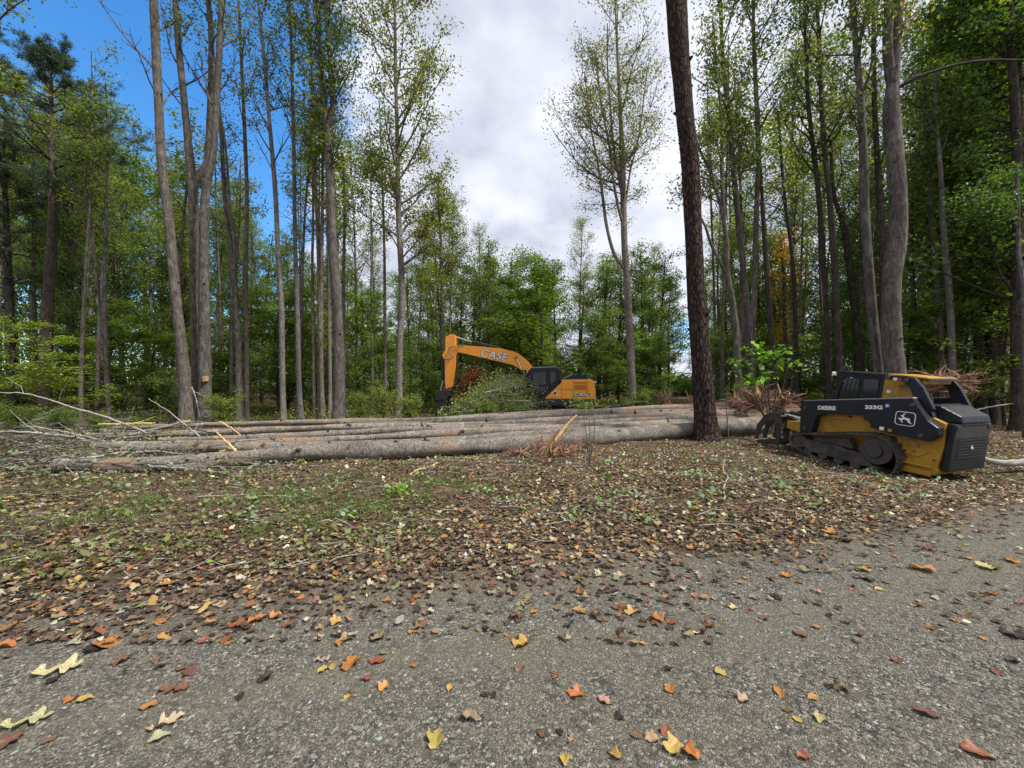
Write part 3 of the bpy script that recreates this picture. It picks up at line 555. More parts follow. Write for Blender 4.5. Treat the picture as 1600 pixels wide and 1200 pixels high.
LG = [((190, 706, 9.2), (700, 688, 11.6), (1140, 662, 14.6), .13, .22, 'second felled trunk from the front, mottled grey bark'),
      ((150, 698, 9.9), (700, 679, 12.4), (1152, 655, 15.2), .12, .21, 'third felled trunk counted from the gravel road'),
      ((250, 688, 10.9), (700, 671, 13.2), (1160, 650, 15.8), .11, .20, 'fourth felled trunk from the front, in the middle of the row'),
      ((130, 681, 11.8), (700, 664, 14.2), (1172, 645, 16.4), .11, .21, 'fifth felled trunk from the front, thin end reaching far left'),
      ((420, 673, 13.6), (700, 658.5, 15.3), (1128, 641, 17.1), .08, .21, 'sixth felled trunk from the front, behind the middle of the row'),
      ((180, 669, 14.2), (720, 654, 16.5), (1140, 635, 17.9), .10, .23, 'seventh felled trunk, hindmost but two and ending near the pine'),
      ((450, 664, 15.8), (730, 651, 17.6), (985, 641, 18.8), .06, .17, 'hindmost thin felled trunk, just in front of the excavator tracks'),
      ((380, 699, 10.9), (760, 685, 12.0), (1100, 667, 14.0), .05, .10, 'slender pole squeezed between the two nearest trunks')]
for i, (a, b, c, r0, r1, lab) in enumerate(LG):
    log([pt(*a), pt(*b), pt(*c)], r0, r1, lab, seed=20 + i, grp=None)
log([pt(960, 652, 18.2), pt(1060, 646, 17.6), pt(1136, 640, 17)], .17, .21, 'reddish log with peeled bark on the back of the row left of the pine', seed=51, grp=None, m='root')
log([pt(1118, 652, 17.0), pt(1160, 645, 16.2), pt(1210, 638, 15.6)], .2, .22, 'short dark log pointing right behind the pine', seed=52, grp=None, m='bark_dark')
log([pt(1470, 668, 9.6), pt(1530, 716, 8.55), pt(1640, 718, 8.2)], .07, .085, 'pale whitish log on the ground behind the yellow loader', seed=53, grp=None, m='birch', knots=False)
log([pt(860, 642, 19.5), pt(960, 634, 20.5), pt(1010, 628, 21)], .08, .10, 'thin pale log lying in the weeds right of the excavator', seed=54, grp=None, m='bark_pale')

# ------------------------------------------------------------------ fallen branches
def branch(pxs, d0, d1, r0, r1, label, m='twig', twigs=4, seed=1):
    r_ = rs(seed); n = 28; t = np.linspace(0, 1, len(pxs))
    P = smooth_line([pt(x, y, d0 + (d1 - d0) * q) for (x, y), q in zip(pxs, t)], n)
    P[:, 2] = np.maximum(P[:, 2], H(P[:, 0], P[:, 1]) + .015)
    P += r_.normal(0, .008, P.shape); rad = np.linspace(r0, r1, n); root = empty('fallen_branch', tuple(P[n // 2])); tag(root, label, 'branch')
    Q = P - P[n // 2]; mb = MB(); tube(mb, Q, rad, 7, 0, rough=.08, rng=r_); mb.build('limb', M[m], root)
    if twigs:
        for i in range(twigs):
            c = MB(); a = r_.randint(5, n - 3); dv = unit(Q[a] - Q[a - 2]); dv = unit(dv + r_.normal(0, .55, 3) * np.array([1, 1, .8]) + [0, 0, .15]); l = r_.uniform(.25, .9)
            q = np.array([Q[a], Q[a] + dv * l * .5, Q[a] + dv * l + r_.normal(0, .08, 3)]); q[:, 2] = np.maximum(q[:, 2] + P[n // 2][2], H(q[:, 0] + P[n // 2][0], q[:, 1] + P[n // 2][1]) + .01) - P[n // 2][2]
            tube(c, q, [rad[a] * .5, rad[a] * .35, .004], 5)
            c.build('side_twig', M[m], root)
def c3(*p): return [(x / 4, 560 + y / 4) for x, y in p]
BR = [(c3((960, 510), (900, 460), (800, 420), (650, 360), (500, 320), (300, 255), (150, 220), (-60, 213)), 11.5, 9.5, .045, .014, 'long bare grey branch arching up to the left edge of the clearing', 'birch'),
      (c3((1290, 520), (1200, 450), (1150, 410), (1050, 330), (930, 252)), 11.5, 11, .035, .01, 'straight bare branch sticking up at an angle before the leaning trunks', 'birch'),
      (c3((600, 530), (450, 490), (300, 475), (150, 460), (-40, 455)), 11.2, 10, .06, .03, 'greenish limb lying level at the left edge', 'twig'),
      (c3((660, 520), (500, 480), (300, 440), (130, 420)), 10.8, 10, .03, .014, 'slim grey limb crossing just above the greenish one', 'birch'),
      (c3((130, 425), (135, 385), (185, 335)), 10, 9.9, .012, .006, 'small crooked twig standing upright at far left', 'birch'),
      (c3((690, 525), (780, 490), (900, 455), (1000, 430), (1130, 400)), 11, 12, .035, .015, 'grey branch rising to the right across the long arching one', 'birch'),
      (c3((1640, 485), (1400, 470), (1250, 450), (1100, 410), (890, 385)), 12.5, 12, .035, .015, 'dark thin branch lying along the back of the pile', 'bark_dark'),
      (c3((860, 585), (700, 600), (520, 630), (400, 665), (300, 700), (200, 740), (-10, 806)), 9.0, 7.3, .045, .016, 'light grey branch curving down from the nearest trunk to the left edge', 'birch'),
      (c3((860, 780), (700, 738), (600, 745), (400, 765), (200, 790), (0, 815)), 7.6, 7.0, .03, .012, 'lowest bare branch lying in front of the trunks on the left', 'twig'),
      (c3((830, 735), (600, 725), (300, 705), (100, 690), (40, 665)), 7.9, 7.6, .03, .012, 'bare branch lying tight along the foot of the nearest trunk', 'twig'),
      (c3((640, 635), (400, 638), (200, 640), (-40, 636)), 9.2, 8.6, .035, .018, 'straight grey limb lying level at the left, over the leaf debris', 'birch'),
      (c3((820, 592), (960, 580), (1160, 597)), 8.9, 8.7, .025, .014, 'pale bare stick resting on top of the nearest trunk', 'birch'),
      (c3((1490, 600), (1440, 545), (1355, 462)), 9, 9.2, .06, .018, 'snapped limb with fresh yellow wood pointing up from the nearest trunk', 'splinter'),
      (c3((1600, 570), (1535, 600), (1500, 650), (1505, 700)), 8.8, 8.2, .022, .014, 'hooked grey twig hanging over the nearest trunk', 'birch'),
      (c3((1505, 705), (1565, 668)), 8.2, 8.3, .018, .010, 'short pale stick on the soil under the hooked twig', 'birch'),
      (c3((615, 415), (800, 410), (965, 405)), 14.5, 15, .07, .05, 'yellow green mossy pole lying behind the branches', 'moss'),
      (c3((1375, 395), (1450, 440), (1535, 505)), 12.2, 11.6, .035, .02, 'split yellowish limb leaning on the back trunks', 'splinter'),
      (c3((1130, 400), (1190, 393)), 12.3, 12.4, .05, .04, 'broken orange end of a limb in the middle of the brush', 'splinter'),
      (c3((930, 680), (1010, 695), (1120, 740)), 8.1, 7.9, .012, .005, 'thin white twig in front of the nearest trunk', 'birch'),
      (c3((1200, 180), (1235, 280)), 14.5, 14.4, .03, .012, 'short upright snag between the two leaning trunks', 'birch'),
      (c3((1440, 560), (1370, 590)), 9.2, 9.1, .06, .03, 'chunk of bright split wood lying on the nearest trunk', 'splinter')]
for i, (p, d0, d1, r0, r1, lab, m) in enumerate(BR): branch(p, d0, d1, r0 * .78, r1 * .8, lab, m, 3 if r0 > .025 and m != 'splinter' else 0, 100 + i)
rng = rs(9)
for i in range(190):
    x0, y0 = rng.uniform(-110, 330) if i % 3 else rng.uniform(-140, 60), 640 + 90 * rng.uniform() ** .8; a = rng.normal(0, .13); l = rng.uniform(60, 190)
    branch([(x0, y0), (x0 + l * .5, y0 + l * .5 * a + rng.normal(0, 3)), (x0 + l, y0 + l * a)], *([960 / (y0 + 12 - 610)] * 2), rng.uniform(.006, .02), .004, 'thin bare branch lying tangled in the brush left of the felled trunks', ('twig', 'bark_dark', 'bark', 'bark_pale')[i % 4], 2, 300 + i)
    COL.objects['fallen_branch' + ('.%03d' % (len(BR) + i))]['group'] = 'thin branches tangled in the brush'
branch([(1132, 790), (1131, 765), (1138, 745), (1130, 735), (1133, 718)], 5.6, 8.2, .012, .006, 'crooked white twig lying in the litter below the pine', 'birch', 0, 401)
branch([(1518, 642), (1570, 632), (1625, 628)], 15, 15, .035, .02, 'pale branch on the ground at the right edge behind the loader', 'birch', 1, 402)
branch([(640, 745), (660, 733), (690, 727)], 7.2, 8, .02, .012, 'short tan stick in front of the nearest trunk left of centre', 'splinter', 0, 403)
branch([(1180, 690), (1140, 684), (1060, 700)], 7.4, 7.6, .02, .008, 'dark rotting branch in the litter below the pine', 'bark_dark', 1, 404)

# ------------------------------------------------------------------ torn root masses and stumps
def rootwad(p, size, label, n=26, seed=1, flat=.4, upd=.5, splinters=3, core=.3):
    r_ = rs(seed); root = empty('root_wad', tuple(p)); tag(root, label, 'roots')
    mb = MB(); th = np.linspace(0, 1, 9)
    tube(mb, smooth_line([[0, 0, -.05], [.05 * size, 0, .18 * size], [.02, .03, .45 * size * upd + .1]], 10), np.array([core, core * 1.05, core, core * .9, core * .85, core * .75, core * .6, core * .5, core * .35, core * .2]) * size, 11, 0, rough=.28, rng=r_)
    mb.build('stump', M['root'], root)
    for i in range(n):
        c = MB(); f = c; a = r_.uniform(0, 6.28); el = r_.uniform(-.1, 1.2) * upd; dv = np.array([math.cos(a), math.sin(a) * flat, math.sin(el) + .05]); dv = unit(dv)
        l = size * r_.uniform(.35, 1.0); q = [np.array([0, 0, .12 * size]) + dv * size * .12]
        for k in range(5): dv = unit(dv + r_.normal(0, .42, 3) + [0, 0, -.06]); q.append(q[-1] + dv * l / 5)
        q = np.array(q); q[:, 2] = np.maximum(q[:, 2], -.0); rr = size * r_.choice([.014, .02, .03, .055])
        tube(c, smooth_line(q, 12), rr * np.linspace(1, .12, 12), 6, 0, rough=.15, rng=r_)
        for k in range(3):
            b = r_.randint(2, 5); d2 = unit(dv + r_.normal(0, .8, 3)); l2 = l * r_.uniform(.2, .5)
            tube(f, np.array([q[b], q[b] + d2 * l2 * .5, q[b] + unit(d2 + r_.normal(0, .4, 3)) * l2]), [rr * .3, rr * .2, rr * .08], 4, cap=False)
        c.build('root', M['root'], root)
    for i in range(splinters):
        s_ = MB(); a = r_.uniform(-.6, .6); q = np.array([[r_.normal(0, .1) * size, r_.normal(0, .05), .1 * size], [math.sin(a) * .35 * size, 0, .5 * size], [math.sin(a) * .8 * size, r_.normal(0, .1), size * r_.uniform(.8, 1.05)]])
        tube(s_, smooth_line(q, 8), size * r_.uniform(.03, .06) * np.array([1.2, 1.3, 1.2, 1, .8, .6, .4, .1]), 5, 0, rough=.3, rng=r_); s_.build('splinter', M['splinter'], root)
    return root
p = at(862, 712)
rw = rootwad(p, .85, 'spidery reddish root mass in front of the nearest felled trunk', n=55, seed=4, flat=.5, upd=.45, splinters=0, core=.13)
s_ = MB(); q = smooth_line([[-.22, -.15, .0], [-.02, -.1, .28], [.20, -.05, .52], [.38, 0, .74], [.62, 0, .98]], 14)
tube(s_, q, np.linspace(.075, .035, 14), 6, 0, rough=.35, rng=rs(8)); s_.build('split_stem', M['splinter'], rw)
s_ = MB(); tube(s_, smooth_line([[-.3, -.2, .0], [.05, -.1, .5], [.15, -.1, .62]], 8), np.linspace(.05, .03, 8), 6, 0, rough=.3, rng=rs(9)); s_.build('split_stem', M['root'], rw)
rootwad(at(915, 708) + [0, .3, 0], .55, 'small root tangle right of the spidery root mass', n=34, seed=12, flat=.5, upd=.3, splinters=0, core=.13)
rootwad(at(812, 714), .5, 'low bristly root clump left of the spidery root mass', n=38, seed=14, flat=.5, upd=.5, splinters=0, core=.1)
rootwad(pt(1042, 637, 19), .95, 'fan shaped torn stump behind the logs left of the pine', n=40, seed=5, flat=.4, upd=1.3, splinters=4)
rootwad(pt(1080, 634, 20), .8, 'smaller torn stump half hidden behind the pine on its left', n=18, seed=6, flat=.4, upd=1.2, splinters=2)
rootwad(pt(1150, 634, 16.5), .8, 'broken root clump just right of the pine', n=40, seed=15, flat=.4, upd=.9, splinters=1)
rootwad(pt(1186, 648, 15), 1.35, 'tall upturned root mass with long torn roots between pine and loader', n=90, seed=7, flat=.4, upd=1.25, splinters=3, core=.26)
rootwad(pt(1226, 642, 15.2), 1.1, 'wide upturned root mass touching the front of the loader', n=80, seed=17, flat=.4, upd=.8, splinters=1, core=.28)
rootwad(pt(1488, 612, 12.2), 1.1, 'bushy reddish root mass showing above the rear of the loader', n=80, seed=19, flat=.5, upd=.7, splinters=0, core=.25)
for (px, py, d_, r_, lab) in ((1180, 650, 13.9, .28, 'pale cut stump with a slanted face beside the loader grapple'), (1240, 643, 13.4, .3, 'round cut stump right above the loader grapple')):
    root = empty('cut_stump', tuple(pt(px, py, d_))); tag(root, lab, 'stump')
    mb = MB(); tube(mb, np.array([[0, .45, -.35], [0, .2, -.12], [0, 0, .02]]), [r_ * 1.3, r_ * 1.05, r_], 14, 0, rough=.08, rng=rs(3)); mb.build('wood', M['root'], root)
    mb = MB(); tube(mb, np.array([[0, .0, .0], [0, -.03, .04]]), [r_ * .96, r_ * .9], 14, 0, rough=.08, rng=rs(3)); mb.build('cut_face', M['cut'], root)
# ------------------------------------------------------------------ machines
def mesh_obj(name, bm, mats, parent, smooth=False):
    me = bpy.data.meshes.new(name); bm.to_mesh(me); bm.free()
    for m in (mats if isinstance(mats, (list, tuple)) else [mats]): me.materials.append(m)
    if smooth:
        for p in me.polygons: p.use_smooth = True
    o = bpy.data.objects.new(name, me); COL.objects.link(o); o.parent = parent; return o
def prism(prof, y0, y1, bev=.012, bm=None, axis='y'):
    """side outline (x, z) extruded from y0 to y1 with bevelled edges"""
    b = bmesh.new(); n = len(prof)
    f = (lambda a, c, y: (a, y, c)) if axis == 'y' else ((lambda a, c, y: (y, a, c)) if axis == 'x' else (lambda a, c, y: (a, c, y)))
    va = [b.verts.new(f(a, c, y0)) for a, c in prof]; vb = [b.verts.new(f(a, c, y1)) for a, c in prof]
    b.faces.new(va); b.faces.new(vb[::-1])
    for i in range(n): b.faces.new((va[i], vb[i], vb[(i + 1) % n], va[(i + 1) % n]))
    bmesh.ops.recalc_face_normals(b, faces=b.faces)
    if bev: bmesh.ops.bevel(b, geom=b.edges[:], offset=bev, segments=2, profile=.6, affect='EDGES', clamp_overlap=True)
    if bm is None: return b
    me = bpy.data.meshes.new('t'); b.to_mesh(me); b.free(); bm.from_mesh(me); bpy.data.meshes.remove(me); return bm
def box(x0, x1, y0, y1, z0, z1, bev=.01, bm=None): return prism([(x0, z0), (x1, z0), (x1, z1), (x0, z1)], y0, y1, bev, bm)
def cyl(x, z, r, y0, y1, bev=.008, bm=None, n=20): return prism([(x + r * math.cos(2 * math.pi * i / n), z + r * math.sin(2 * math.pi * i / n)) for i in range(n)], y0, y1, bev, bm)
def rod(name, pts, r, m, parent, seg=10):
    mb = MB(); tube(mb, np.array(pts, float), r, seg); return mb.build(name, m, parent)
def text(name, s, size, m, parent, loc, rot, ext=.004, off=0.0, shear=0.0, sx=1.0):
    c = bpy.data.curves.new(name, 'FONT'); c.body = s; c.size = size; c.extrude = ext; c.offset = off; c.shear = shear; c.align_x = 'CENTER'; c.align_y = 'CENTER'; c.space_character = 1.0
    t = bpy.data.objects.new('tmp', c); COL.objects.link(t); dg = bpy.context.evaluated_depsgraph_get(); me = bpy.data.meshes.new_from_object(t.evaluated_get(dg)); me.materials.clear(); me.materials.append(m)
    bpy.data.objects.remove(t); o = bpy.data.objects.new(name, me); COL.objects.link(o); o.parent = parent; o.location = loc; o.rotation_euler = rot; o.scale = (sx, 1, 1); me.name = name; return o
def rpath(prof, step):
    P = np.array(prof + [prof[0]], float); out = []
    for a, b in zip(P[:-1], P[1:]):
        k = max(1, int(round(np.linalg.norm(b - a) / step)))
        for i in range(k): out.append(a + (b - a) * i / k)
    return np.array(out)
def round_loop(prof, r=2):
    P = np.array(prof, float)
    for _ in range(r):
        Q = []; n = len(P)
        for i in range(n): a, b = P[i], P[(i + 1) % n]; Q += [a * .75 + b * .25, a * .25 + b * .75]
        P = np.array(Q)
    return P
def track(name, prof, y0, y1, th, lug, step, m, parent):
    P = round_loop(prof); P = rpath([tuple(p) for p in P], step / 2); n = len(P); T = np.roll(P, -1, 0) - np.roll(P, 1, 0); T /= np.linalg.norm(T, axis=1)[:, None]
    Nn = np.stack([T[:, 1], -T[:, 0]], -1); area = np.sum(P[:, 0] * np.roll(P[:, 1], -1) - np.roll(P[:, 0], -1) * P[:, 1])
    if area < 0: Nn = -Nn
    mb = MB(); k = np.arange(n); o_ = P + Nn * (lug * ((k % 2) == 0))[:, None]; i_ = P - Nn * th
    ring = lambda Q, y: np.stack([Q[:, 0], np.full(n, y), Q[:, 1]], -1)
    V = np.concatenate([ring(o_, y0), ring(o_, y1), ring(i_, y1), ring(i_, y0)]); k2 = (k + 1) % n
    Fq = np.concatenate([np.stack([a * n + k, a * n + k2, b * n + k2, b * n + k], -1) for a, b in ((0, 1), (1, 2), (2, 3), (3, 0))])
    mb.add(V, Fq)
    for a in range(0, n, 2):   # cross lugs
        p = P[a]; t = T[a] * step * .30; nn = Nn[a] * lug * 1.5
        q = [(p - t), (p + t), (p + t * .7 + nn), (p - t * .7 + nn)]
        V = np.array([[x[0], y, x[1]] for y in (y0 + .01, y1 - .01) for x in q]); mb.add(V, np.array([[0, 1, 2, 3], [7, 6, 5, 4], [0, 4, 5, 1], [1, 5, 6, 2], [2, 6, 7, 3], [3, 7, 4, 0]]))
    return mb.build(name, m, parent)

# ---- tracked loader (x = towards its nose, +y = its left side)
ld = empty('tracked_loader', (LC[0], LC[1], -.14), LY); ld.rotation_euler = (0, R(-6.5), LY)
tag(ld, 'black and yellow compact track loader with a grapple, parked nose towards the roots', 'loader')
trk = [(1.22, .36), (1.12, .50), (.6, .60), (-.42, .84), (-.72, .82), (-.92, .66), (-1.04, .40), (-1.0, .08), (-.80, -.09), (-.4, -.10), (.5, -.04), (.95, .08), (1.2, .24)]
for sgn in (1, -1):
    a, b = sorted((sgn * .62, sgn * 1.02)); t_ = track('rubber_track', trk, a, b, .035, .022, .10, M['rubber'], ld)
    bm = cyl(1.0, .32, .17, a + .06, b - .05); o = mesh_obj('idler', bm, M['steel'], t_)
    bm = cyl(-.58, .47, .30, a + .1, b - .1); cyl(-.58, .47, .14, a + .02, b - .02, .01, bm); mesh_obj('sprocket', bm, M['steel'], t_)
    bm = bmesh.new()
    for k in range(5): cyl(-.60 + .34 * k, .04 + .02 * k, .10, a + .05, b - .05, .006, bm, 14)
    mesh_obj('rollers', bm, M['steel'], t_)
    bm = prism([(-.62, .08), (.75, .12), (1.0, .26), (.9, .40), (.2, .40), (-.35, .33)], a + .04, b - .04, .02); prism([(-.15, .4), (.75, .40), (.55, .52), (-.05, .62)], a + .1, b - .1, .02, bm); mesh_obj('track_frame', bm, M['rubber'], t_)
bm = prism([(-1.22, .32), (.95, .34), (.95, .72), (.55, 1.28), (-.95, 1.30), (-1.22, 1.1)], -.60, .60, .02); mesh_obj('body', bm, M['yellow'], ld)
bm = prism([(.92, .50), (.60, 1.20), (-.20, 1.24), (-.32, 1.18), (-.34, .93), (-.9, .85), (.2, .70)], .58, .74, .012)
mesh_obj('side_panel', bm, M['yellow'], ld)
bm = prism([(.62, 1.13), (-.28, 1.22), (-.33, 1.10), (-.22, 1.06), (.6, .98)], .742, .77, .01); o = mesh_obj('mount_plate', bm, M['yellow'], ld)
rod('pin', [(.05, .76, 1.12), (.05, .80, 1.12)], .035, M['steel'], ld); rod('pin', [(-.24, .76, 1.13), (-.24, .80, 1.13)], .03, M['steel'], ld)
# rear frame and tie step
bm = prism([(-.85, .30), (-1.5, .34), (-1.55, .80), (-1.52, 1.26), (-1.3, 1.36), (-.9, 1.1), (-.8, .8)], -.72, .72, .02); mesh_obj('rear_frame', bm, M['yellow'], ld)
bm = prism([(-.88, .12), (-1.5, .20), (-1.54, .30), (-1.5, .36), (-.9, .46)], -.74, .78, .015); mesh_obj('rear_step', bm, M['yellow'], ld)
bm = box(-1.46, -1.0, .781, .84, .16, .27, .01); box(-1.46, -.92, .781, .86, .335, .38, .01, bm); mesh_obj('guard_step', bm, M['yellow'], ld)
bm = prism([(-.92, .52), (-1.2, .50), (-1.35, .62), (-1.1, .84), (-.95, .8)], .722, .75, .01); mesh_obj('rib_plate', bm, M['yellow'], ld)
# rear door with louvres
bm = box(-1.66, -1.55, -.70, .70, .30, 1.27, .03)
for k in range(7): box(-1.672, -1.655, -.5, .5, .92 - .06 * k, .945 - .06 * k, .004, bm)
dr = mesh_obj('rear_door', bm, M['navy'], ld)
bm = box(-1.665, -1.659, -.66, .66, .98, 1.22, .002); mesh_obj('rear_screen', bm, M['blackm'], dr)
for y in (.6, -.6): bm = box(-1.68, -1.66, y - .07, y + .07, 1.16, 1.23, .01); mesh_obj('tail_light', bm, M['red'] if False else M['blackm'], dr)
# hood
bm = bmesh.new()
pr = [(-.95, 1.30), (-1.15, 1.60), (-1.35, 1.585), (-1.66, 1.42), (-1.70, 1.28), (-1.0, 1.26)]
prism(pr, -.56, .56, .05, bm); hd = mesh_obj('hood', bm, M['navy'], ld)
bm = bmesh.new()
for k in range(6): box(-1.28 - .04 * k, -1.262 - .04 * k, -.40, .40, 1.585 - .017 * k, 1.612 - .022 * k, .003, bm)
mesh_obj('hood_vent', bm, M['blackm'], hd)
# cab
bm = prism([(.56, 2.14), (.50, 2.03), (-.38, 2.03), (-.38, 2.13)], -.46, .46, .015)
for y in (-.46, .40):
    prism([(.70, 1.20), (.60, 1.20), (.46, 2.04), (.56, 2.14)], y, y + .06, .01, bm); prism([(.13, 1.3), (.02, 1.3), (.04, 2.05), (.14, 2.05)], y, y + .058, .008, bm)
    prism([(.70, 1.20), (.66, 1.42), (-.42, 1.42), (-.45, 1.24)], y, y + .056, .008, bm)
prism([(-.26, 1.26), (-.24, 2.1), (-.40, 2.1), (-.45, 1.24)], -.455, .455, .015, bm); prism([(.68, 1.2), (.66, 1.3), (-.4, 1.3), (-.4, 1.2)], -.44, .44, .01, bm)
cab = mesh_obj('cab', bm, M['navy'], ld)
def pane(name, prof, y, m=M['glass'], parent=cab, t=.012): return mesh_obj(name, prism(prof, y, y + t, .003), m, parent)
for s_ in (1, -1):
    y = .462 if s_ > 0 else -.474
    pane('side_window', [(.50, 1.42), (.42, 2.02), (.14, 2.02), (.12, 1.42)], y); pane('side_window', [(.02, 1.42), (.04, 2.02), (-.24, 2.02), (-.28, 1.42)], y)
    for k in range(5):
        rod('guard_bar', [(.50 - .09 * k, y + .02 * s_, 1.44), (.44 - .085 * k, y + .02 * s_, 2.0)], .006, M['blackm'], cab, 5) if s_ > 0 else None
mesh_obj('roof', prism([(.62, 2.15), (.63, 2.175), (-.40, 2.165), (-1.10, 2.13), (-1.12, 2.08), (-.38, 2.10)], -.52, .52, .02), M['navy'], cab)
mesh_obj('rear_quarter', prism([(-.34, 1.30), (-.36, 2.125), (-1.06, 2.09), (-1.04, 2.0), (-.62, 1.94), (-.66, 1.62), (-.60, 1.55), (-.60, 1.28)], -.50, .50, .015), M['yellow'], cab)
mesh_obj('roof_cover', prism([(-.42, 2.18), (-1.08, 2.145), (-1.1, 2.10), (-.42, 2.13)], -.53, .53, .012), M['yellow'], cab)
rod('cab_light', [(.60, .54, 2.10), (.66, .54, 2.10)], .05, M['white'], cab); rod('cab_light', [(.60, -.5, 2.10), (.66, -.5, 2.10)], .05, M['white'], cab)
mesh_obj('hinge_box', box(-.50, -.42, .502, .53, 1.50, 1.58, .01), M['blackm'], cab)
mesh_obj('seat', box(-.3, .1, -.25, .25, 1.2, 1.7, .05), M['blackm'], cab); 
# lift arms, each its own part
def arm(s_):
    y0, y1 = sorted((s_ * .78, s_ * .98))
    lower = [(1.05, 1.36), (1.06, 1.30), (1.0, .55), (.72, .60), (.66, 1.02), (.50, 1.12), (-.28, 1.22), (-.52, .98), (-.82, .92), (-1.25, .89), (-1.42, .88), (-1.55, 1.04), (-1.53, 1.18), (-1.36, 1.30), (-1.20, 1.54), (-1.10, 1.71)]
    a = mesh_obj('lift_arm', prism(lower, y0, y1, .015), M['navy'], ld)
    mesh_obj('arm_cap', prism([(1.02, 1.362), (.98, 1.385), (-1.08, 1.735), (-1.10, 1.712)], y0 + .01, y1 - .01, .004), M['grey'], a)
    up = [(-.45, 2.14), (-.48, 2.06), (-.80, 2.03), (-.93, 1.90), (-1.02, 1.68), (-1.05, 1.45), (-1.25, 1.42), (-1.34, 1.52), (-1.12, 1.95), (-.98, 2.12), (-.85, 2.15)]
    z0, z1 = sorted((s_ * .66, s_ * .77)); b = mesh_obj('upper_link', prism(up, z0, z1, .012), M['navy'], a)
    rod('link_pin', [(-.54, s_ * .775, 2.09), (-.54, s_ * .80, 2.09)], .04, M['steel'], a); rod('link_pin', [(-.86, s_ * .775, 2.07), (-.86, s_ * .80, 2.07)], .045, M['steel'], a)
    for (x, z) in ((-1.30, .98), (-1.10, 1.58), (.92, 1.2), (.88, .68)): rod('arm_pin', [(x, s_ * .985, z), (x, s_ * 1.005, z)], .045, M['steel'], a)
    rod('lift_cylinder', [(-1.48, s_ * .86, 1.10), (-1.22, s_ * .84, 1.42), (-1.06, s_ * .8, 1.65)], .04, M['blackm'], ld); rod('lift_cylinder', [(-1.42, s_ * .70, .98), (-1.10, s_ * .70, 1.40)], .055, M['blackm'], ld)
    return a
la = arm(1); ra = arm(-1)
for k, off in enumerate((0, .035, .07)):
    rod('hose', smooth_line([(-.98, .83 - off, 1.60), (-1.22, .72 - off, 1.50), (-1.34, .70 - off, 1.30), (-1.28, .74 - off, 1.08)], 12), .014, M['rubber'], ld, 6)
rod('hose', smooth_line([(1.0, .7, .95), (1.25, .62, 1.06), (1.45, .55, .92), (1.6, .5, .7)], 12), .016, M['rubber'], ld, 6); rod('hose', smooth_line([(1.0, .6, .9), (1.3, .5, 1.0), (1.5, .4, .85), (1.6, .35, .6)], 12), .016, M['rubber'], ld, 6)
rod('grab_handle', smooth_line([(.64, .50, 1.45), (.70, .53, 1.5), (.66, .53, 1.9), (.58, .5, 1.95)], 10), .012, M['blackm'], ld, 6)
for (x, z) in ((-1.02, .70), (-1.14, .60), (-1.0, .60), (-1.2, .72), (-1.45, .5), (-.95, .35)): rod('bolt', [(x, .72, z), (x, .765, z)], .016, M['steel'], ld, 6)
rod('cross_tube', [(-.95, -.66, 2.04), (-.95, .66, 2.04)], .05, M['blackm'], ld); rod('hose', [(-1.0, .60, 1.95), (-1.15, .45, 1.75), (-1.2, .5, 1.6), (-1.35, .62, 1.3)], .018, M['blackm'], ld, 6)
mesh_obj('front_cross_member', box(.80, .98, -.78, .78, .62, .82, .02), M['blackm'], ld)
# grapple in front
gr = mesh_obj('coupler_plate', prism([(1.02, .42), (1.10, .42), (1.16, 1.0), (1.08, 1.02)], -.62, .62, .012), M['blackm'], ld)
mesh_obj('tilt_cylinder', prism([(1.08, .80), (1.62, .92), (1.62, 1.0), (1.08, .92)], .35, .45, .02), M['blackm'], gr); rod('cylinder_rod', [(1.2, .62, .86), (1.66, .62, .90)], .03, M['chrome'], gr); rod('cylinder_rod', [(1.2, .50, .80), (1.66, .50, .82)], .022, M['chrome'], gr)
for y in (.95, .62, .2, -.2, -.62, -.95):
    mesh_obj('grapple_tine', prism([(1.55, .95), (1.78, .96), (2.0, .82), (2.18, .52), (2.22, .1), (2.12, .1), (2.06, .44), (1.9, .66), (1.72, .72), (1.55, .70)], y - .02, y + .02, .006), M['blackm'], gr)
    mesh_obj('grapple_tine', prism([(1.5, .72), (1.62, .70), (1.60, .22), (2.05, .12), (2.2, .04), (2.1, .0), (1.55, .06), (1.48, .2)], y - .02, y + .02, .006), M['blackm'], gr)
for (x, z) in ((1.60, .85), (1.55, .5), (1.52, .14), (1.98, .78)): rod('cross_bar', [(x, -.97, z), (x, .97, z)], .035, M['blackm'], gr)
mesh_obj('grapple_back', box(1.16, 1.3, -.5, .5, .15, .9, .02), M['blackm'], gr); mesh_obj('bracket', prism([(1.14, .5), (1.5, .55), (1.5, .75), (1.14, .78)], .25, .75, .01), M['yellow'], gr)
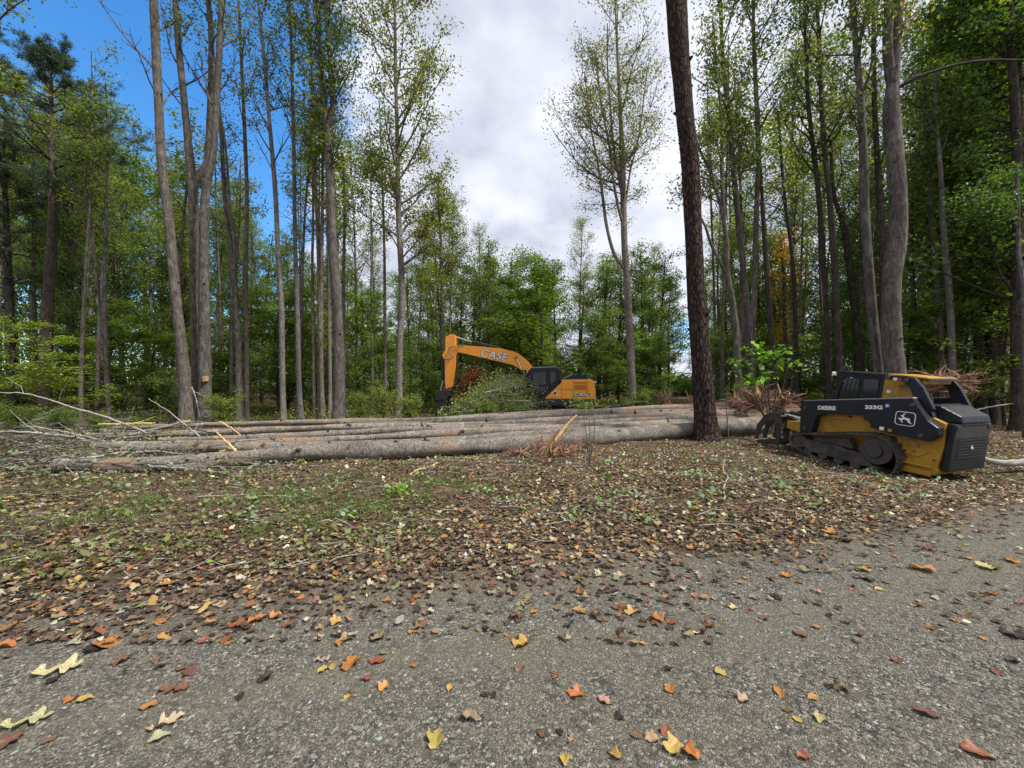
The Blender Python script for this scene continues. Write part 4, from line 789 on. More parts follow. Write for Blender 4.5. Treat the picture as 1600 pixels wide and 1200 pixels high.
# writing and badges on the visible left side
RL = (R(90), 0, R(180)); sl = math.atan2(.35, 2.1)
def left_text(name, s, size, x, z, m=M['white'], off=.004, y=.986, sx=1.0):
    o = text(name, s, size, m, la, (x, y, z), (0, 0, 0), .003, off, 0, sx)
    o.rotation_euler = Matrix(((-1, 0, 0), (0, 0, 1), (0, 1, 0))).to_euler(); o.rotation_euler.rotate_axis('Z', math.radians(0)); return o
t1 = left_text('maker_name', 'DEERE', .125, .45, 1.265, off=.005, sx=1.1); t2 = left_text('model_number', '333G', .11, -.47, 1.425, off=.005, sx=1.3)
for t_ in (t1, t2): t_.rotation_euler.rotate_axis('Z', math.atan2(.35, 2.1) * .75)
def outline(pts, y, m, name, parent, t=.004): return mesh_obj(name, prism(pts, y, y + t, 0), m, parent)
def rrect(cx, cz, w, h, r, k=5):
    o = []
    for (sx, sz, a0) in ((1, 1, 0), (-1, 1, 90), (-1, -1, 180), (1, -1, 270)):
        for i in range(k + 1): a = R(a0 + 90 * i / k); o.append((cx + sx * (w / 2 - r) + r * math.cos(a), cz + sz * (h / 2 - r) + r * math.sin(a)))
    return o
deer = [(-.44, -.02), (-.36, -.10), (-.26, -.16), (-.20, -.27), (-.08, -.33), (-.10, -.27), (-.16, -.20), (-.14, -.10), (.02, -.06), (.12, -.12), (.20, -.24), (.36, -.34), (.44, -.33), (.34, -.22), (.30, -.10), (.30, .02), (.20, .08), (.04, .08), (-.06, .13), (-.10, .22), (-.05, .31), (-.02, .42), (.05, .36), (.0, .46), (-.07, .36), (-.10, .40), (-.14, .31), (-.18, .26), (-.30, .20), (-.29, .16), (-.20, .15), (-.16, .05), (-.24, -.02), (-.36, .02)]
def badge(cx, cz, s, y, parent, ax):
    if ax == 'left':
        b = outline(rrect(cx, cz, s * 1.12, s, s * .22), y, M['white'], 'badge', parent); outline(rrect(cx, cz, s * 1.02, s * .9, s * .18), y + .0045, M['navy'], 'badge_field', b, .002)
        outline([(cx - a * s * .92, cz + c * s * .92) for a, c in deer], y + .007, M['white'], 'badge_deer', b, .003)
    return b
bd = badge(-1.02, 1.275, .29, .982, la, 'left')
o = mesh_obj('rear_badge', prism([(-a * .13, .78 + c * .13) for a, c in deer], -1.683, -1.678, 0, None, 'x'), M['white'], dr)
outline([(-.70 + .045 * math.cos(a), 1.50 + .045 * math.sin(a)) for a in np.linspace(0, 6.1, 14)], .982, M['blue'], 'round_sticker', la); outline([(-.70 + .022 * math.cos(a), 1.50 + .022 * math.sin(a)) for a in np.linspace(0, 6.1, 12)], .987, M['white'], 'round_sticker', la)
outline(rrect(-.66, .995, .08, .07, .01), .982, M['white'], 'warning_sticker', la); outline(rrect(-.80, .985, .07, .06, .01), .982, M['yellow'], 'warning_sticker', la)
outline(rrect(-.67, 2.075, .07, .06, .01), .772, M['white'], 'warning_sticker', la); outline(rrect(-.75, 2.07, .06, .05, .01), .772, M['red'], 'warning_sticker', la); outline(rrect(-.46, 1.78, .07, .07, .01), .502, M['white'], 'warning_sticker', cab)

# ---- excavator (x to the right in the picture, nose at -x, camera sees the -y side)
ex = empty('excavator', (2.75, 22.5, float(H(2.75, 22.5)) - .05), R(-7))
tag(ex, 'orange tracked excavator with a black cab and raised boom, working at the brush pile', 'excavator')
K = 141.0 * .985
def ep(cx, cy): return ((cx - 1180) / K, (880 - cy) / 141.0)
def E_(pts): return [ep(*p) for p in pts]
und = mesh_obj('undercarriage', box(-1.0, 1.2, -.6, .6, .35, .95, .05), M['blackm'], ex)
und.rotation_euler = (0, 0, R(28))
cyl_b = bmesh.new(); b_ = prism([(.1 + .8 * math.cos(a), .8 * math.sin(a)) for a in np.linspace(0, 6.28, 25)[:-1]], .9, 1.12, .02, None, 'z'); mesh_obj('slew_ring', b_, M['steel'], ex)
for s_ in (-1, 1):
    a, b = sorted((s_ * .75, s_ * 1.35))
    t_ = track('crawler_track', [(-2.2, .45), (-2.05, .85), (-1.6, .92), (1.6, .92), (2.05, .85), (2.2, .45), (1.95, .08), (1.5, .0), (-1.5, .0), (-1.95, .08)], a, b, .05, .03, .19, M['steel'], und)
    mesh_obj('track_frame', box(-1.7, 1.7, a + .1, b - .1, .22, .7, .03), M['blackm'], t_)
    bm = cyl(-1.8, .46, .36, a + .12, b - .12); mesh_obj('idler', bm, M['steel'], t_); bm = cyl(1.8, .46, .36, a + .12, b - .12); mesh_obj('sprocket', bm, M['steel'], t_)
mesh_obj('deck', prism(E_([(900, 712), (1445, 712), (1440, 728), (1345, 745), (1330, 775), (990, 772), (935, 752)]), -1.36, 1.3, .02), M['blackm'], ex)
house = mesh_obj('house', prism(E_([(1070, 710), (1197, 585), (1197, 562), (1390, 560), (1390, 712)]), -1.36, 1.3, .03), M['orange'], ex)
mesh_obj('counterweight', prism(E_([(1392, 558), (1425, 558), (1444, 572), (1456, 640), (1458, 712), (1392, 716)]), -1.32, 1.28, .06), M['orange'], ex)
for cx in (1198, 1286): mesh_obj('panel_gap', prism(E_([(cx, 566), (cx + 2, 566), (cx + 2, 706), (cx, 706)]), -1.366, -1.355, 0), M['blackm'], house)
mesh_obj('panel_crease', prism(E_([(1200, 634), (1388, 634), (1388, 638), (1200, 638)]), -1.366, -1.355, 0), M['orange_d'], house)
mesh_obj('panel_frame', prism(E_([(1290, 574), (1394, 574), (1394, 646), (1290, 646)]), -1.372, -1.352, .004), M['orange'], house)
bm = bmesh.new()
for k in range(9):
    if k == 2: continue
    prism(E_([(1296, 580 + 7 * k), (1390, 580 + 7 * k), (1390, 584 + 7 * k), (1296, 584 + 7 * k)]), -1.385, -1.371, 0, bm)
mesh_obj('louvre_grille', bm, M['orange_d'], house)
mesh_obj('top_deck', prism(E_([(1190, 562), (1392, 562), (1392, 552), (1190, 552)]), -1.2, 1.2, .01), M['blackm'], house)
mesh_obj('engine_hood', prism(E_([(1235, 555), (1262, 535), (1285, 520), (1385, 522), (1402, 540), (1404, 556)]), -.8, .9, .04), M['navy'], ex)
rod('exhaust', [(ep(1215, 550)[0], -.2, ep(1215, 550)[1]), (ep(1262, 528)[0], -.3, ep(1262, 528)[1]), (ep(1290, 512)[0], -.3, ep(1290, 512)[1])], .05, M['grey'], ex)
for a, b in (((1192, 560), (1192, 442)), ((1246, 560), (1246, 442)), ((1192, 442), (1246, 442)), ((1192, 500), (1246, 500))):
    rod('handrail', [(ep(*a)[0], .2, ep(*a)[1]), (ep(*b)[0], .2, ep(*b)[1])], .022, M['blackm'], ex, 6)
bm = prism(E_([(944, 492), (965, 470), (1160, 466), (1182, 480), (1186, 498), (958, 502)]), -1.30, -.36, .02)
for y in (-1.30, -.43):
    prism(E_([(905, 712), (930, 712), (975, 600), (984, 500), (944, 490), (928, 560)]), y, y + .07, .01, bm); prism(E_([(1080, 496), (1112, 496), (1118, 615), (1084, 660)]), y, y + .068, .01, bm)
    prism(E_([(1150, 494), (1186, 490), (1196, 540), (1196, 592), (1150, 625), (1156, 560)]), y, y + .072, .01, bm); prism(E_([(915, 712), (925, 692), (1040, 692), (1118, 606), (1194, 560), (1196, 590), (1075, 712)]), y, y + .066, .01, bm)
    prism(E_([(955, 602), (1088, 598), (1088, 616), (950, 620)]), y, y + .064, .005, bm)
prism(E_([(905, 712), (1075, 712), (1080, 702), (910, 702)]), -1.24, -.42, .01, bm)
ecab = mesh_obj('cab', bm, M['navy'], ex)
for prof in ([(985, 502), (1078, 498), (1082, 600), (978, 602)], [(972, 618), (1080, 615), (1080, 655), (1045, 690), (965, 694)], [(1112, 500), (1150, 498), (1158, 560), (1116, 600)]):
    for y in (-1.318, -.352): mesh_obj('cab_window', prism(E_(prof), y, y + .012, .003), M['glass'], ecab)
mesh_obj('windscreen', prism(E_([(922, 600), (944, 495), (950, 497), (929, 600)]), -1.22, -.45, .003), M['glass'], ecab)
mesh_obj('cab_roof', prism(E_([(958, 471), (1162, 465), (1166, 457), (975, 461)]), -1.27, -.40, .02), M['grey'], ecab)
bm = bmesh.new(); prism(E_([(1040, 620), (1095, 610), (1100, 560), (1082, 555), (1074, 600), (1040, 608)]), -1.0, -.7, .03, bm); mesh_obj('seat', bm, M['grey'], ecab)
rod('door_handle', [(ep(1092, 640)[0], -1.33, ep(1092, 640)[1]), (ep(1092, 610)[0], -1.33, ep(1092, 610)[1])], .02, M['grey'], ecab, 6)
bracket = mesh_obj('boom_bracket', prism(E_([(870, 505), (905, 500), (1000, 560), (990, 720), (915, 720), (895, 600)]), -.28, .28, .03), M['blackm'], ex)
def curvy(pts, n=None): return pts
boom = mesh_obj('boom', prism(E_([(322, 285), (345, 268), (405, 266), (560, 280), (700, 294), (800, 318), (845, 335), (890, 368), (930, 405), (958, 440), (978, 480), (965, 520), (905, 508), (885, 490), (850, 460), (800, 432), (700, 408), (560, 374), (430, 342), (345, 322)]), -.23, .23, .025), M['orange'], ex)
text('maker_name', 'CASE', .62, M['blackm'], boom, (ep(646, 352)[0], -.236, ep(646, 352)[1]), (R(90), R(11.5), 0), .002, .030, .18, 1.12)
text('maker_name', 'CASE', .62, M['white'], boom, (ep(646, 352)[0], -.243, ep(646, 352)[1]), (R(90), R(11.5), 0), .003, .008, .18, 1.12)
rod('boom_pin', [(ep(835, 378)[0], -.27, ep(835, 378)[1]), (ep(835, 378)[0], .27, ep(835, 378)[1])], .09, M['blackm'], boom)
for y in (-.34, .34): 
    rod('boom_cylinder', [(ep(838, 380)[0], y, ep(838, 380)[1]), (ep(884, 486)[0], y, ep(884, 486)[1])], .045, M['chrome'], ex); rod('boom_cylinder', [(ep(880, 476)[0], y, ep(880, 476)[1]), (ep(905, 560)[0], y, ep(905, 560)[1])], .085, M['blackm'], ex)
stick = mesh_obj('stick', prism(E_([(237, 188), (262, 178), (290, 166), (320, 176), (323, 270), (345, 296), (345, 325), (330, 345), (326, 440), (300, 596), (286, 650), (262, 692), (242, 690), (234, 560), (230, 380), (210, 352), (212, 338), (234, 300)]), -.2, .2, .02), M['orange'], ex)
rod('arm_cylinder_rod', [(ep(318, 188)[0], 0, ep(318, 188)[1]), (ep(470, 236)[0], 0, ep(470, 236)[1])], .045, M['chrome'], ex); rod('arm_cylinder', [(ep(458, 230)[0], 0, ep(458, 230)[1]), (ep(700, 292)[0], 0, ep(700, 292)[1])], .085, M['blackm'], ex)
rod('bucket_cylinder', [(ep(212, 355)[0], 0, ep(212, 355)[1]), (ep(206, 560)[0], 0, ep(206, 560)[1])], .075, M['blackm'], ex); rod('cylinder_rod', [(ep(206, 560)[0], 0, ep(206, 560)[1]), (ep(186, 655)[0], 0, ep(186, 655)[1])], .04, M['chrome'], ex)
rod('hydraulic_hose', smooth_line([(ep(400, 264)[0], -.24, ep(400, 264)[1]), (ep(290, 275)[0], -.27, ep(290, 275)[1]), (ep(270, 310)[0], -.27, ep(270, 310)[1]), (ep(300, 345)[0], -.27, ep(300, 345)[1]), (ep(280, 378)[0], -.27, ep(280, 378)[1]), (ep(222, 372)[0], -.24, ep(222, 372)[1])], 18), .03, M['grey'], ex, 6)
rod('hydraulic_hose', smooth_line([(ep(335, 360)[0], -.1, ep(335, 360)[1]), (ep(345, 480)[0], -.15, ep(345, 480)[1]), (ep(325, 600)[0], -.2, ep(325, 600)[1]), (ep(262, 690)[0], -.2, ep(262, 690)[1])], 14), .06, M['blackm'], ex, 6)
att = mesh_obj('rotator', prism(E_([(172, 645), (300, 640), (285, 672), (266, 705), (250, 730), (160, 730), (150, 700)]), -.32, .32, .03), M['blackm'], ex)
mesh_obj('shear_jaw', prism(E_([(150, 745), (245, 728), (262, 790), (262, 850), (300, 892), (250, 902), (215, 860), (190, 900), (140, 896), (155, 820)]), -.28, -.2, .02), M['blackm'], att)
mesh_obj('shear_jaw', prism(E_([(140, 770), (235, 712), (268, 760), (280, 830), (270, 895), (235, 905), (200, 850), (165, 895), (142, 880)]), .2, .28, .02), M['blackm'], att)
mesh_obj('shear_body', prism(E_([(160, 728), (255, 720), (268, 800), (240, 850), (170, 852), (150, 800)]), -.19, .19, .03), M['navy'], att)
rod('link', [(ep(180, 655)[0], -.24, ep(180, 655)[1]), (ep(330, 645)[0], -.24, ep(250, 610)[1])], .04, M['blackm'], att)
mesh_obj('model_plate', prism(E_([(1294, 664), (1410, 664), (1410, 692), (1294, 692)]), -1.372, -1.36, .003), M['blackm'], house)
text('model_number', 'CX220', .205, M['white'], house, (ep(1350, 678)[0], -1.377, ep(1350, 678)[1]), (R(90), 0, 0), .002, .006, 0, 1.25)
e_ = mesh_obj('round_emblem', prism([(ep(1152, 670)[0] + .13 * math.cos(a), ep(1152, 670)[1] + .13 * math.sin(a)) for a in np.linspace(0, 6.28, 21)[:-1]], -1.372, -1.36, 0), M['white'], house)
mesh_obj('round_emblem', prism([(ep(1152, 670)[0] + .10 * math.cos(a), ep(1152, 670)[1] + .10 * math.sin(a)) for a in np.linspace(0, 5.0, 14)] + [(ep(1152, 670)[0], ep(1152, 670)[1])], -1.377, -1.371, 0), M['blackm'], house)
rod('mirror_arm', [(ep(950, 520)[0], -1.3, ep(950, 520)[1]), (ep(925, 505)[0], -1.55, ep(925, 505)[1])], .015, M['blackm'], ecab, 5); mesh_obj('mirror', box(ep(915, 0)[0], ep(935, 0)[0], -1.6, -1.52, ep(0, 530)[1], ep(0, 485)[1], .01), M['blackm'], ecab)
# ------------------------------------------------------------------ trees
MID = [(.10, .165, .035), (.135, .20, .045), (.085, .145, .035), (.17, .22, .05), (.24, .24, .06)]
BRIGHT = [(.14, .21, .035), (.18, .25, .045), (.11, .17, .035), (.23, .25, .06)]
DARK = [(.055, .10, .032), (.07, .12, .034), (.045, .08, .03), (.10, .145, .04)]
OLIVE = [(.11, .155, .045), (.14, .175, .055), (.08, .115, .035), (.19, .195, .07), (.07, .105, .04), (.24, .20, .06), (.06, .08, .03)]
YEL = [(.38, .34, .05), (.30, .32, .05), (.45, .32, .06), (.22, .26, .05)]
NEED = [(.05, .09, .05), (.07, .115, .06), (.045, .075, .04)]
def grow(cb, stem, rad, rng, nb, t0, L, el=(35, 60), nsub=5, nleaf=40, size=.13, cols=OLIVE, sig=.28, flat=1.0, bare=0, spread=None, t1=.98, taper=.65, subL=.36, droop=0.0, up=.3, bmat=0):
    """limbs with side twigs and leaves growing from one stem"""
    n = len(stem)
    for b in range(nb):
        t = t0 + (t1 - t0) * (b + rng.uniform(0, 1)) / nb; i = min(n - 2, int(t * (n - 1))); p0 = stem[i]; az = rng.uniform(0, 6.28); rel = (t - t0) / (1 - t0 + 1e-6)
        e_ = R(rng.uniform(*el)); l = L * (1 - taper * rel) * rng.uniform(.6, 1.15) * (.75 if rel < .08 else 1)
        dv = np.array([math.cos(az) * math.cos(e_), math.sin(az) * math.cos(e_), math.sin(e_)]); q = [p0]
        for k in range(5): dv = unit(dv + rng.normal(0, .10, 3) + [0, 0, .07 - droop]); q.append(q[-1] + dv * l / 5)
        Q = smooth_line(q, 9); r0 = min(rad[i] * .5, .012 * l + .012); tube(cb, Q, np.linspace(r0, .008, 9), 5, bmat, cap=False)
        dead = b < bare; P = []
        for s_ in range(nsub):
            u_ = rng.uniform(.25, 1.0); j = int(u_ * 8); d2 = unit(Q[min(8, j + 1)] - Q[max(0, j - 1)] + rng.normal(0, .55, 3) * np.array([1, 1, .8 * flat])); l2 = l * subL * rng.uniform(.5, 1.2) * (1.2 - .5 * u_)
            a = Q[j]; m_ = a + d2 * l2 * .5 + rng.normal(0, .03, 3); e2 = a + unit(d2 + rng.normal(0, .2, 3) + [0, 0, .15 - droop]) * l2
            tube(cb, np.array([a, m_, e2]), [r0 * .35 + .003, r0 * .22 + .003, .004], 4, bmat, cap=False)
            if dead: continue
            k = max(2, int(nleaf * (5 / nsub if nsub > 6 else 1) ** .6 * rng.choice([.12, .45, .9, 1.2, 2.1]))); tt = rng.uniform(.15, 1.1, k)[:, None]
            P.append(a * (1 - tt) + e2 * tt + rng.normal(0, sig, (k, 3)) * np.array([1, 1, .75 * flat]))
        if P: leaves(cb, np.concatenate(P), size, cols, rng, 1, up=up)
def ext(line, w):
    """carry a stem that leaves the picture on upwards"""
    (x0, y0), (x1, y1) = line[-2], line[-1]
    if y1 < 25: line = line + [(x1 + (x1 - x0) / max(1, y0 - y1) * 110, y1 - 110), (x1 + (x1 - x0) / max(1, y0 - y1) * 150, y1 - 230)]; w = w + [w[-1] * .7, w[-1] * .35]
    return line, w
def hero(name, label, stems, d, bark, crown=None, cat='tree', group=None, seed=1, flare=1.5, snap=True, rough=.05, extra=None, lf='leaf'):
    """stems: [(pixel line, widths px)], the first one is the trunk standing on the ground"""
    r_ = rs(seed); bx, by = stems[0][0][0]; base = pt(bx, by, d); base[2] = float(H(base[0], base[1])) - .05
    root = empty(name, tuple(base)); tag(root, label, cat, group); tb = MB(); SS = []
    for k, (ln, ws) in enumerate(stems):
        ln, ws = ext(list(ln), list(ws)); P = np.array([pt(x, y, d) for x, y in ln]); 
        if k == 0: P[0] = base
        else: P[1:, 1] += np.cumsum(r_.normal(0, .12, len(P) - 1))
        n = max(14, 6 * len(P)); Q = smooth_line(P, n) - base; wi = np.interp(np.linspace(0, 1, n), np.linspace(0, 1, len(ws)), ws) / 2 / F * d * (.97 if bark == 'pine' else .86)
        if k == 0: hgt = np.maximum(Q[:, 2], 0); wi = wi * (1 + (flare - 1) * np.exp(-hgt / .3) + .12 * np.exp(-hgt / 1.2))
        Q += np.stack([.012 * np.sin(np.linspace(0, 17, n) + seed), .02 * np.sin(np.linspace(0, 11, n) + seed), 0 * wi], -1)
        tube(tb, Q, wi, 14 if wi[0] > .15 else 8, 0, rough=rough, rng=r_); SS.append((Q, wi))
    if crown is None or crown.get('knots', 1):
        Q, wi = SS[0]
        for k in range(10):
            i = r_.randint(2, len(Q) - 2); az = r_.uniform(0, 6.28); dv = np.array([math.cos(az), math.sin(az), .5]); tube(tb, np.array([Q[i], Q[i] + dv * wi[i] * 1.0, Q[i] + dv * (wi[i] + .08)]), [wi[i] * .35, wi[i] * .22, .02], 6, 0)
    tb.build('trunk', M[bark], root)
    if crown:
        cb = MB(); c = dict(crown); c.pop('knots', 0); which = c.pop('stems', None); y0 = c.pop('y0')
        for k, (Q, wi) in enumerate(SS):
            if which is not None and k not in which: continue
            z0 = CH + (HZ - y0) / F * d - base[2]; ii = np.searchsorted(Q[:, 2], z0) / len(Q); 
            cc = dict(c); cc['t0'] = min(.85, max(ii, .05)) ; hh = Q[-1, 2] - max(Q[0, 2], z0)
            cc['nb'] = max(4, int(c['nb'] * min(1.0, hh / 16.0))) if which is None else c['nb'] if 'nb' in c else 12
            grow(cb, Q, wi, r_, **cc)
        cb.build('crown', [M[bark], M[lf]], root)
    return root
TH = 'trees standing at the edge of the clearing'
cr = lambda **k: dict(dict(y0=250, nb=26, L=3.6, nleaf=30, size=.125, cols=OLIVE, nsub=7), **k)
hero('leaning_tree', 'leaning grey trunk with a raw scar at its foot, left of the twin trunks', [([(291, 648), (286, 560), (273, 440), (263, 340), (252, 250), (246, 130), (240, 0)], [20, 17, 15, 14, 13.5, 13, 12])], 17, 'bark', cr(y0=200, nb=14, L=4, nleaf=16, bare=3), seed=2)
hero('forked_tree', 'left trunk of the touching pair, forking into two bare stems overhead', [([(309, 646), (307, 560), (305, 480), (303, 400), (302, 330), (300, 285), (293, 215), (287, 150), (281, 90), (275, 0)], [17, 14, 13.5, 13.5, 14, 15, 11, 10.5, 10, 9]), ([(301, 300), (308, 275), (318, 250), (328, 200), (333, 140), (334, 60), (330, 0)], [13, 12, 12, 11, 10, 9, 8])], 18, 'bark', cr(y0=190, nb=12, nleaf=22, bare=2), seed=3)
hero('scarred_tree', 'right trunk of the touching pair with a pale blaze near its foot', [([(321, 648), (321, 600), (319, 500), (318, 420), (319, 340), (323, 290), (334, 230), (339, 150), (343, 80), (347, 0)], [22, 19.5, 17.5, 16, 14, 12.5, 11, 10.5, 10, 9])], 17.4, 'bark', cr(y0=170, nb=14, nleaf=18, bare=2), seed=4)
b_ = MB(); q = pt(318, 592, 17.05) - np.array(COL.objects['scarred_tree'].location); b_.add(np.array([q + [-.05, -.0, -.12], q + [.06, 0, -.10], q + [.07, .0, .12], q + [-.04, 0, .13], q + [-.05, .2, -.12], q + [.06, .2, -.10], q + [.07, .2, .12], q + [-.04, .2, .13]]), np.array([[0, 1, 2, 3], [0, 4, 5, 1], [1, 5, 6, 2], [2, 6, 7, 3], [3, 7, 4, 0]])); b_.build('blaze', M['cut'], COL.objects['scarred_tree'])
hero('slim_tree', 'slim trunk with a narrow fork, first right of the twin trunks', [([(375, 656), (373, 590), (371, 520), (367, 450), (358, 370), (351, 300), (345, 210), (340, 140)], [12, 10, 10, 9, 8, 7, 6, 4]), ([(366, 440), (367, 370), (364, 320), (360, 250), (352, 170)], [7, 6, 5, 4, 3])], 20, 'bark', cr(y0=330, nb=16, L=2.4, nleaf=14, size=.11, bare=3), seed=5)
hero('slim_tree', 'straight slim trunk touching the forked one at its foot', [([(385, 656), (384, 590), (383, 450), (385, 370), (386, 300), (382, 200), (378, 110), (372, 0)], [9, 8, 8, 7, 6, 6, 5, 4])], 20.3, 'bark', cr(y0=230, nb=18, L=2.6, nleaf=26, size=.12), seed=6)
hero('slim_tree', 'pale straight trunk standing alone in front of bright green bushes', [([(442, 657), (441, 600), (440, 480), (435, 400), (430, 300), (422, 200), (415, 120), (404, 10)], [11, 9, 9, 8, 7.5, 6.5, 5.5, 4])], 19, 'bark_pale', cr(y0=280, nb=24, L=3.0, nleaf=22, size=.12, bare=3), seed=7)
hero('slim_tree', 'pale straight trunk, second right of the bright green bushes', [([(469, 656), (467, 600), (465, 480), (461, 380), (460, 300), (458, 180), (455, 80), (452, 0)], [11, 9, 8, 7, 6.5, 6, 5, 4])], 20, 'bark_pale', cr(y0=260, nb=24, L=2.8, nleaf=26, size=.12, bare=3), seed=8)
hero('slim_tree', 'thinnest trunk of the tight row left of the burly trunk', [([(492, 655), (491, 600), (488, 450), (489, 330), (488, 200), (486, 90)], [7, 6, 5, 4.5, 4, 3])], 21, 'bark', cr(y0=260, nb=16, L=2.2, nleaf=26), seed=9)
hero('slim_tree', 'brownish trunk in the middle of the tight row left of the burly trunk', [([(505, 656), (503, 600), (500, 480), (497, 380), (494, 300), (490, 200), (487, 100), (480, 0)], [11, 8, 8, 7, 6, 5.5, 5, 4])], 20, 'bark', cr(y0=220, nb=20, L=2.8, nleaf=30), seed=10)
hero('slim_tree', 'thin grey trunk close against the left side of the burly trunk', [([(516, 656), (515, 600), (514, 480), (513, 400), (512, 300), (506, 170)], [8, 7, 6.5, 6, 5.5, 4])], 20.6, 'bark_pale', cr(y0=250, nb=12, L=2.2, nleaf=24), seed=11)
hero('burly_tree', 'burly brown trunk with a knobbly burl halfway up, forking high above', [([(528, 660), (530, 600), (527, 500), (525, 450), (521, 400), (518, 330), (514, 260), (509, 190), (505, 140), (499, 60), (495, 0)], [21, 18, 17, 18.5, 15, 15, 13.5, 12, 8.5, 7.5, 6.5]), ([(510, 200), (516, 165), (518, 100), (515, 40), (513, 0)], [10, 8.5, 8, 7, 6])], 18.5, 'bark', cr(y0=300, nb=30, L=3.4, nleaf=34, bare=2), seed=12, rough=.09)
hero('slim_tree', 'thin trunk just behind the right side of the burly trunk', [([(541, 652), (538, 560), (537, 440), (538, 340), (536, 240)], [7, 6, 5.5, 5, 3])], 23, 'bark', cr(y0=330, nb=14, L=2.4, nleaf=26), seed=13)
hero('tall_tree', 'tall pale tree with a full airy crown, left of the orange boom', [([(622, 655), (623, 600), (625, 530), (629, 480), (627, 420), (623, 350), (622, 300), (621, 220), (618, 120), (617, 40), (616, -30)], [15, 12.5, 11.5, 11.5, 11, 10, 9, 7.5, 6, 5, 4])], 21, 'bark_pale', cr(y0=420, nb=60, L=5.4, nleaf=62, size=.135, el=(22, 50), taper=.35), seed=14)
hero('mid_tree', 'slender tree with an airy yellow green crown above the excavator stick', [([(693, 640), (691, 500), (690, 420), (688, 360), (684, 290)], [9, 7, 6, 5, 2.5])], 27, 'bark', cr(y0=520, nb=44, L=3.8, nleaf=50, size=.15, el=(25, 55), cols=OLIVE + MID), seed=15)
hero('mid_tree', 'small airy tree behind the middle of the orange boom', [([(763, 640), (764, 540), (764, 470), (763, 380)], [6, 4.5, 4, 2])], 31, 'bark', cr(y0=560, nb=34, L=3.4, nleaf=44, size=.16, cols=OLIVE + MID), seed=16)
hero('tall_tree', 'grey many stemmed tree with a broad fine crown against the clouds, right of the excavator', [([(989, 638), (985, 550), (980, 450), (976, 380), (974, 300), (970, 200), (966, 110), (962, 10)], [15, 13, 12, 11.5, 10.5, 8, 5.5, 3]), ([(975, 420), (958, 392), (948, 350), (941, 300), (932, 250), (921, 190), (912, 120)], [7, 6.5, 6, 5, 4, 3, 2]), ([(974, 350), (966, 330), (958, 290), (951, 230), (938, 160), (930, 90)], [6, 5.5, 5, 4, 3, 2]), ([(973, 310), (964, 260), (955, 190), (950, 110), (948, 40)], [5, 4.5, 4, 3, 2]), ([(976, 330), (985, 270), (1000, 200), (1010, 110)], [4, 3.5, 3, 1.5])], 24, 'bark_pale', cr(y0=330, nb=24, L=5.8, nleaf=40, size=.12, el=(12, 50), sig=.34, cols=[(.09, .12, .04), (.12, .145, .05), (.07, .09, .04), (.19, .17, .07)]), seed=17)
hero('overhanging_tree', 'tree outside the left edge whose leafy twigs hang into the top left corner', [([(-230, 700), (-225, 400), (-215, 100), (-210, 0)], [30, 26, 22, 20]), ([(-214, 120), (-120, 60), (-40, 50), (30, 10)], [8, 6, 4, 2]), ([(-216, 260), (-120, 180), (-40, 140), (35, 150)], [8, 6, 4, 2])], 9, 'bark', cr(y0=600, nb=26, L=1.3, nleaf=16, size=.09, sig=.12, stems=[1, 2], cols=OLIVE + BRIGHT), seed=19)
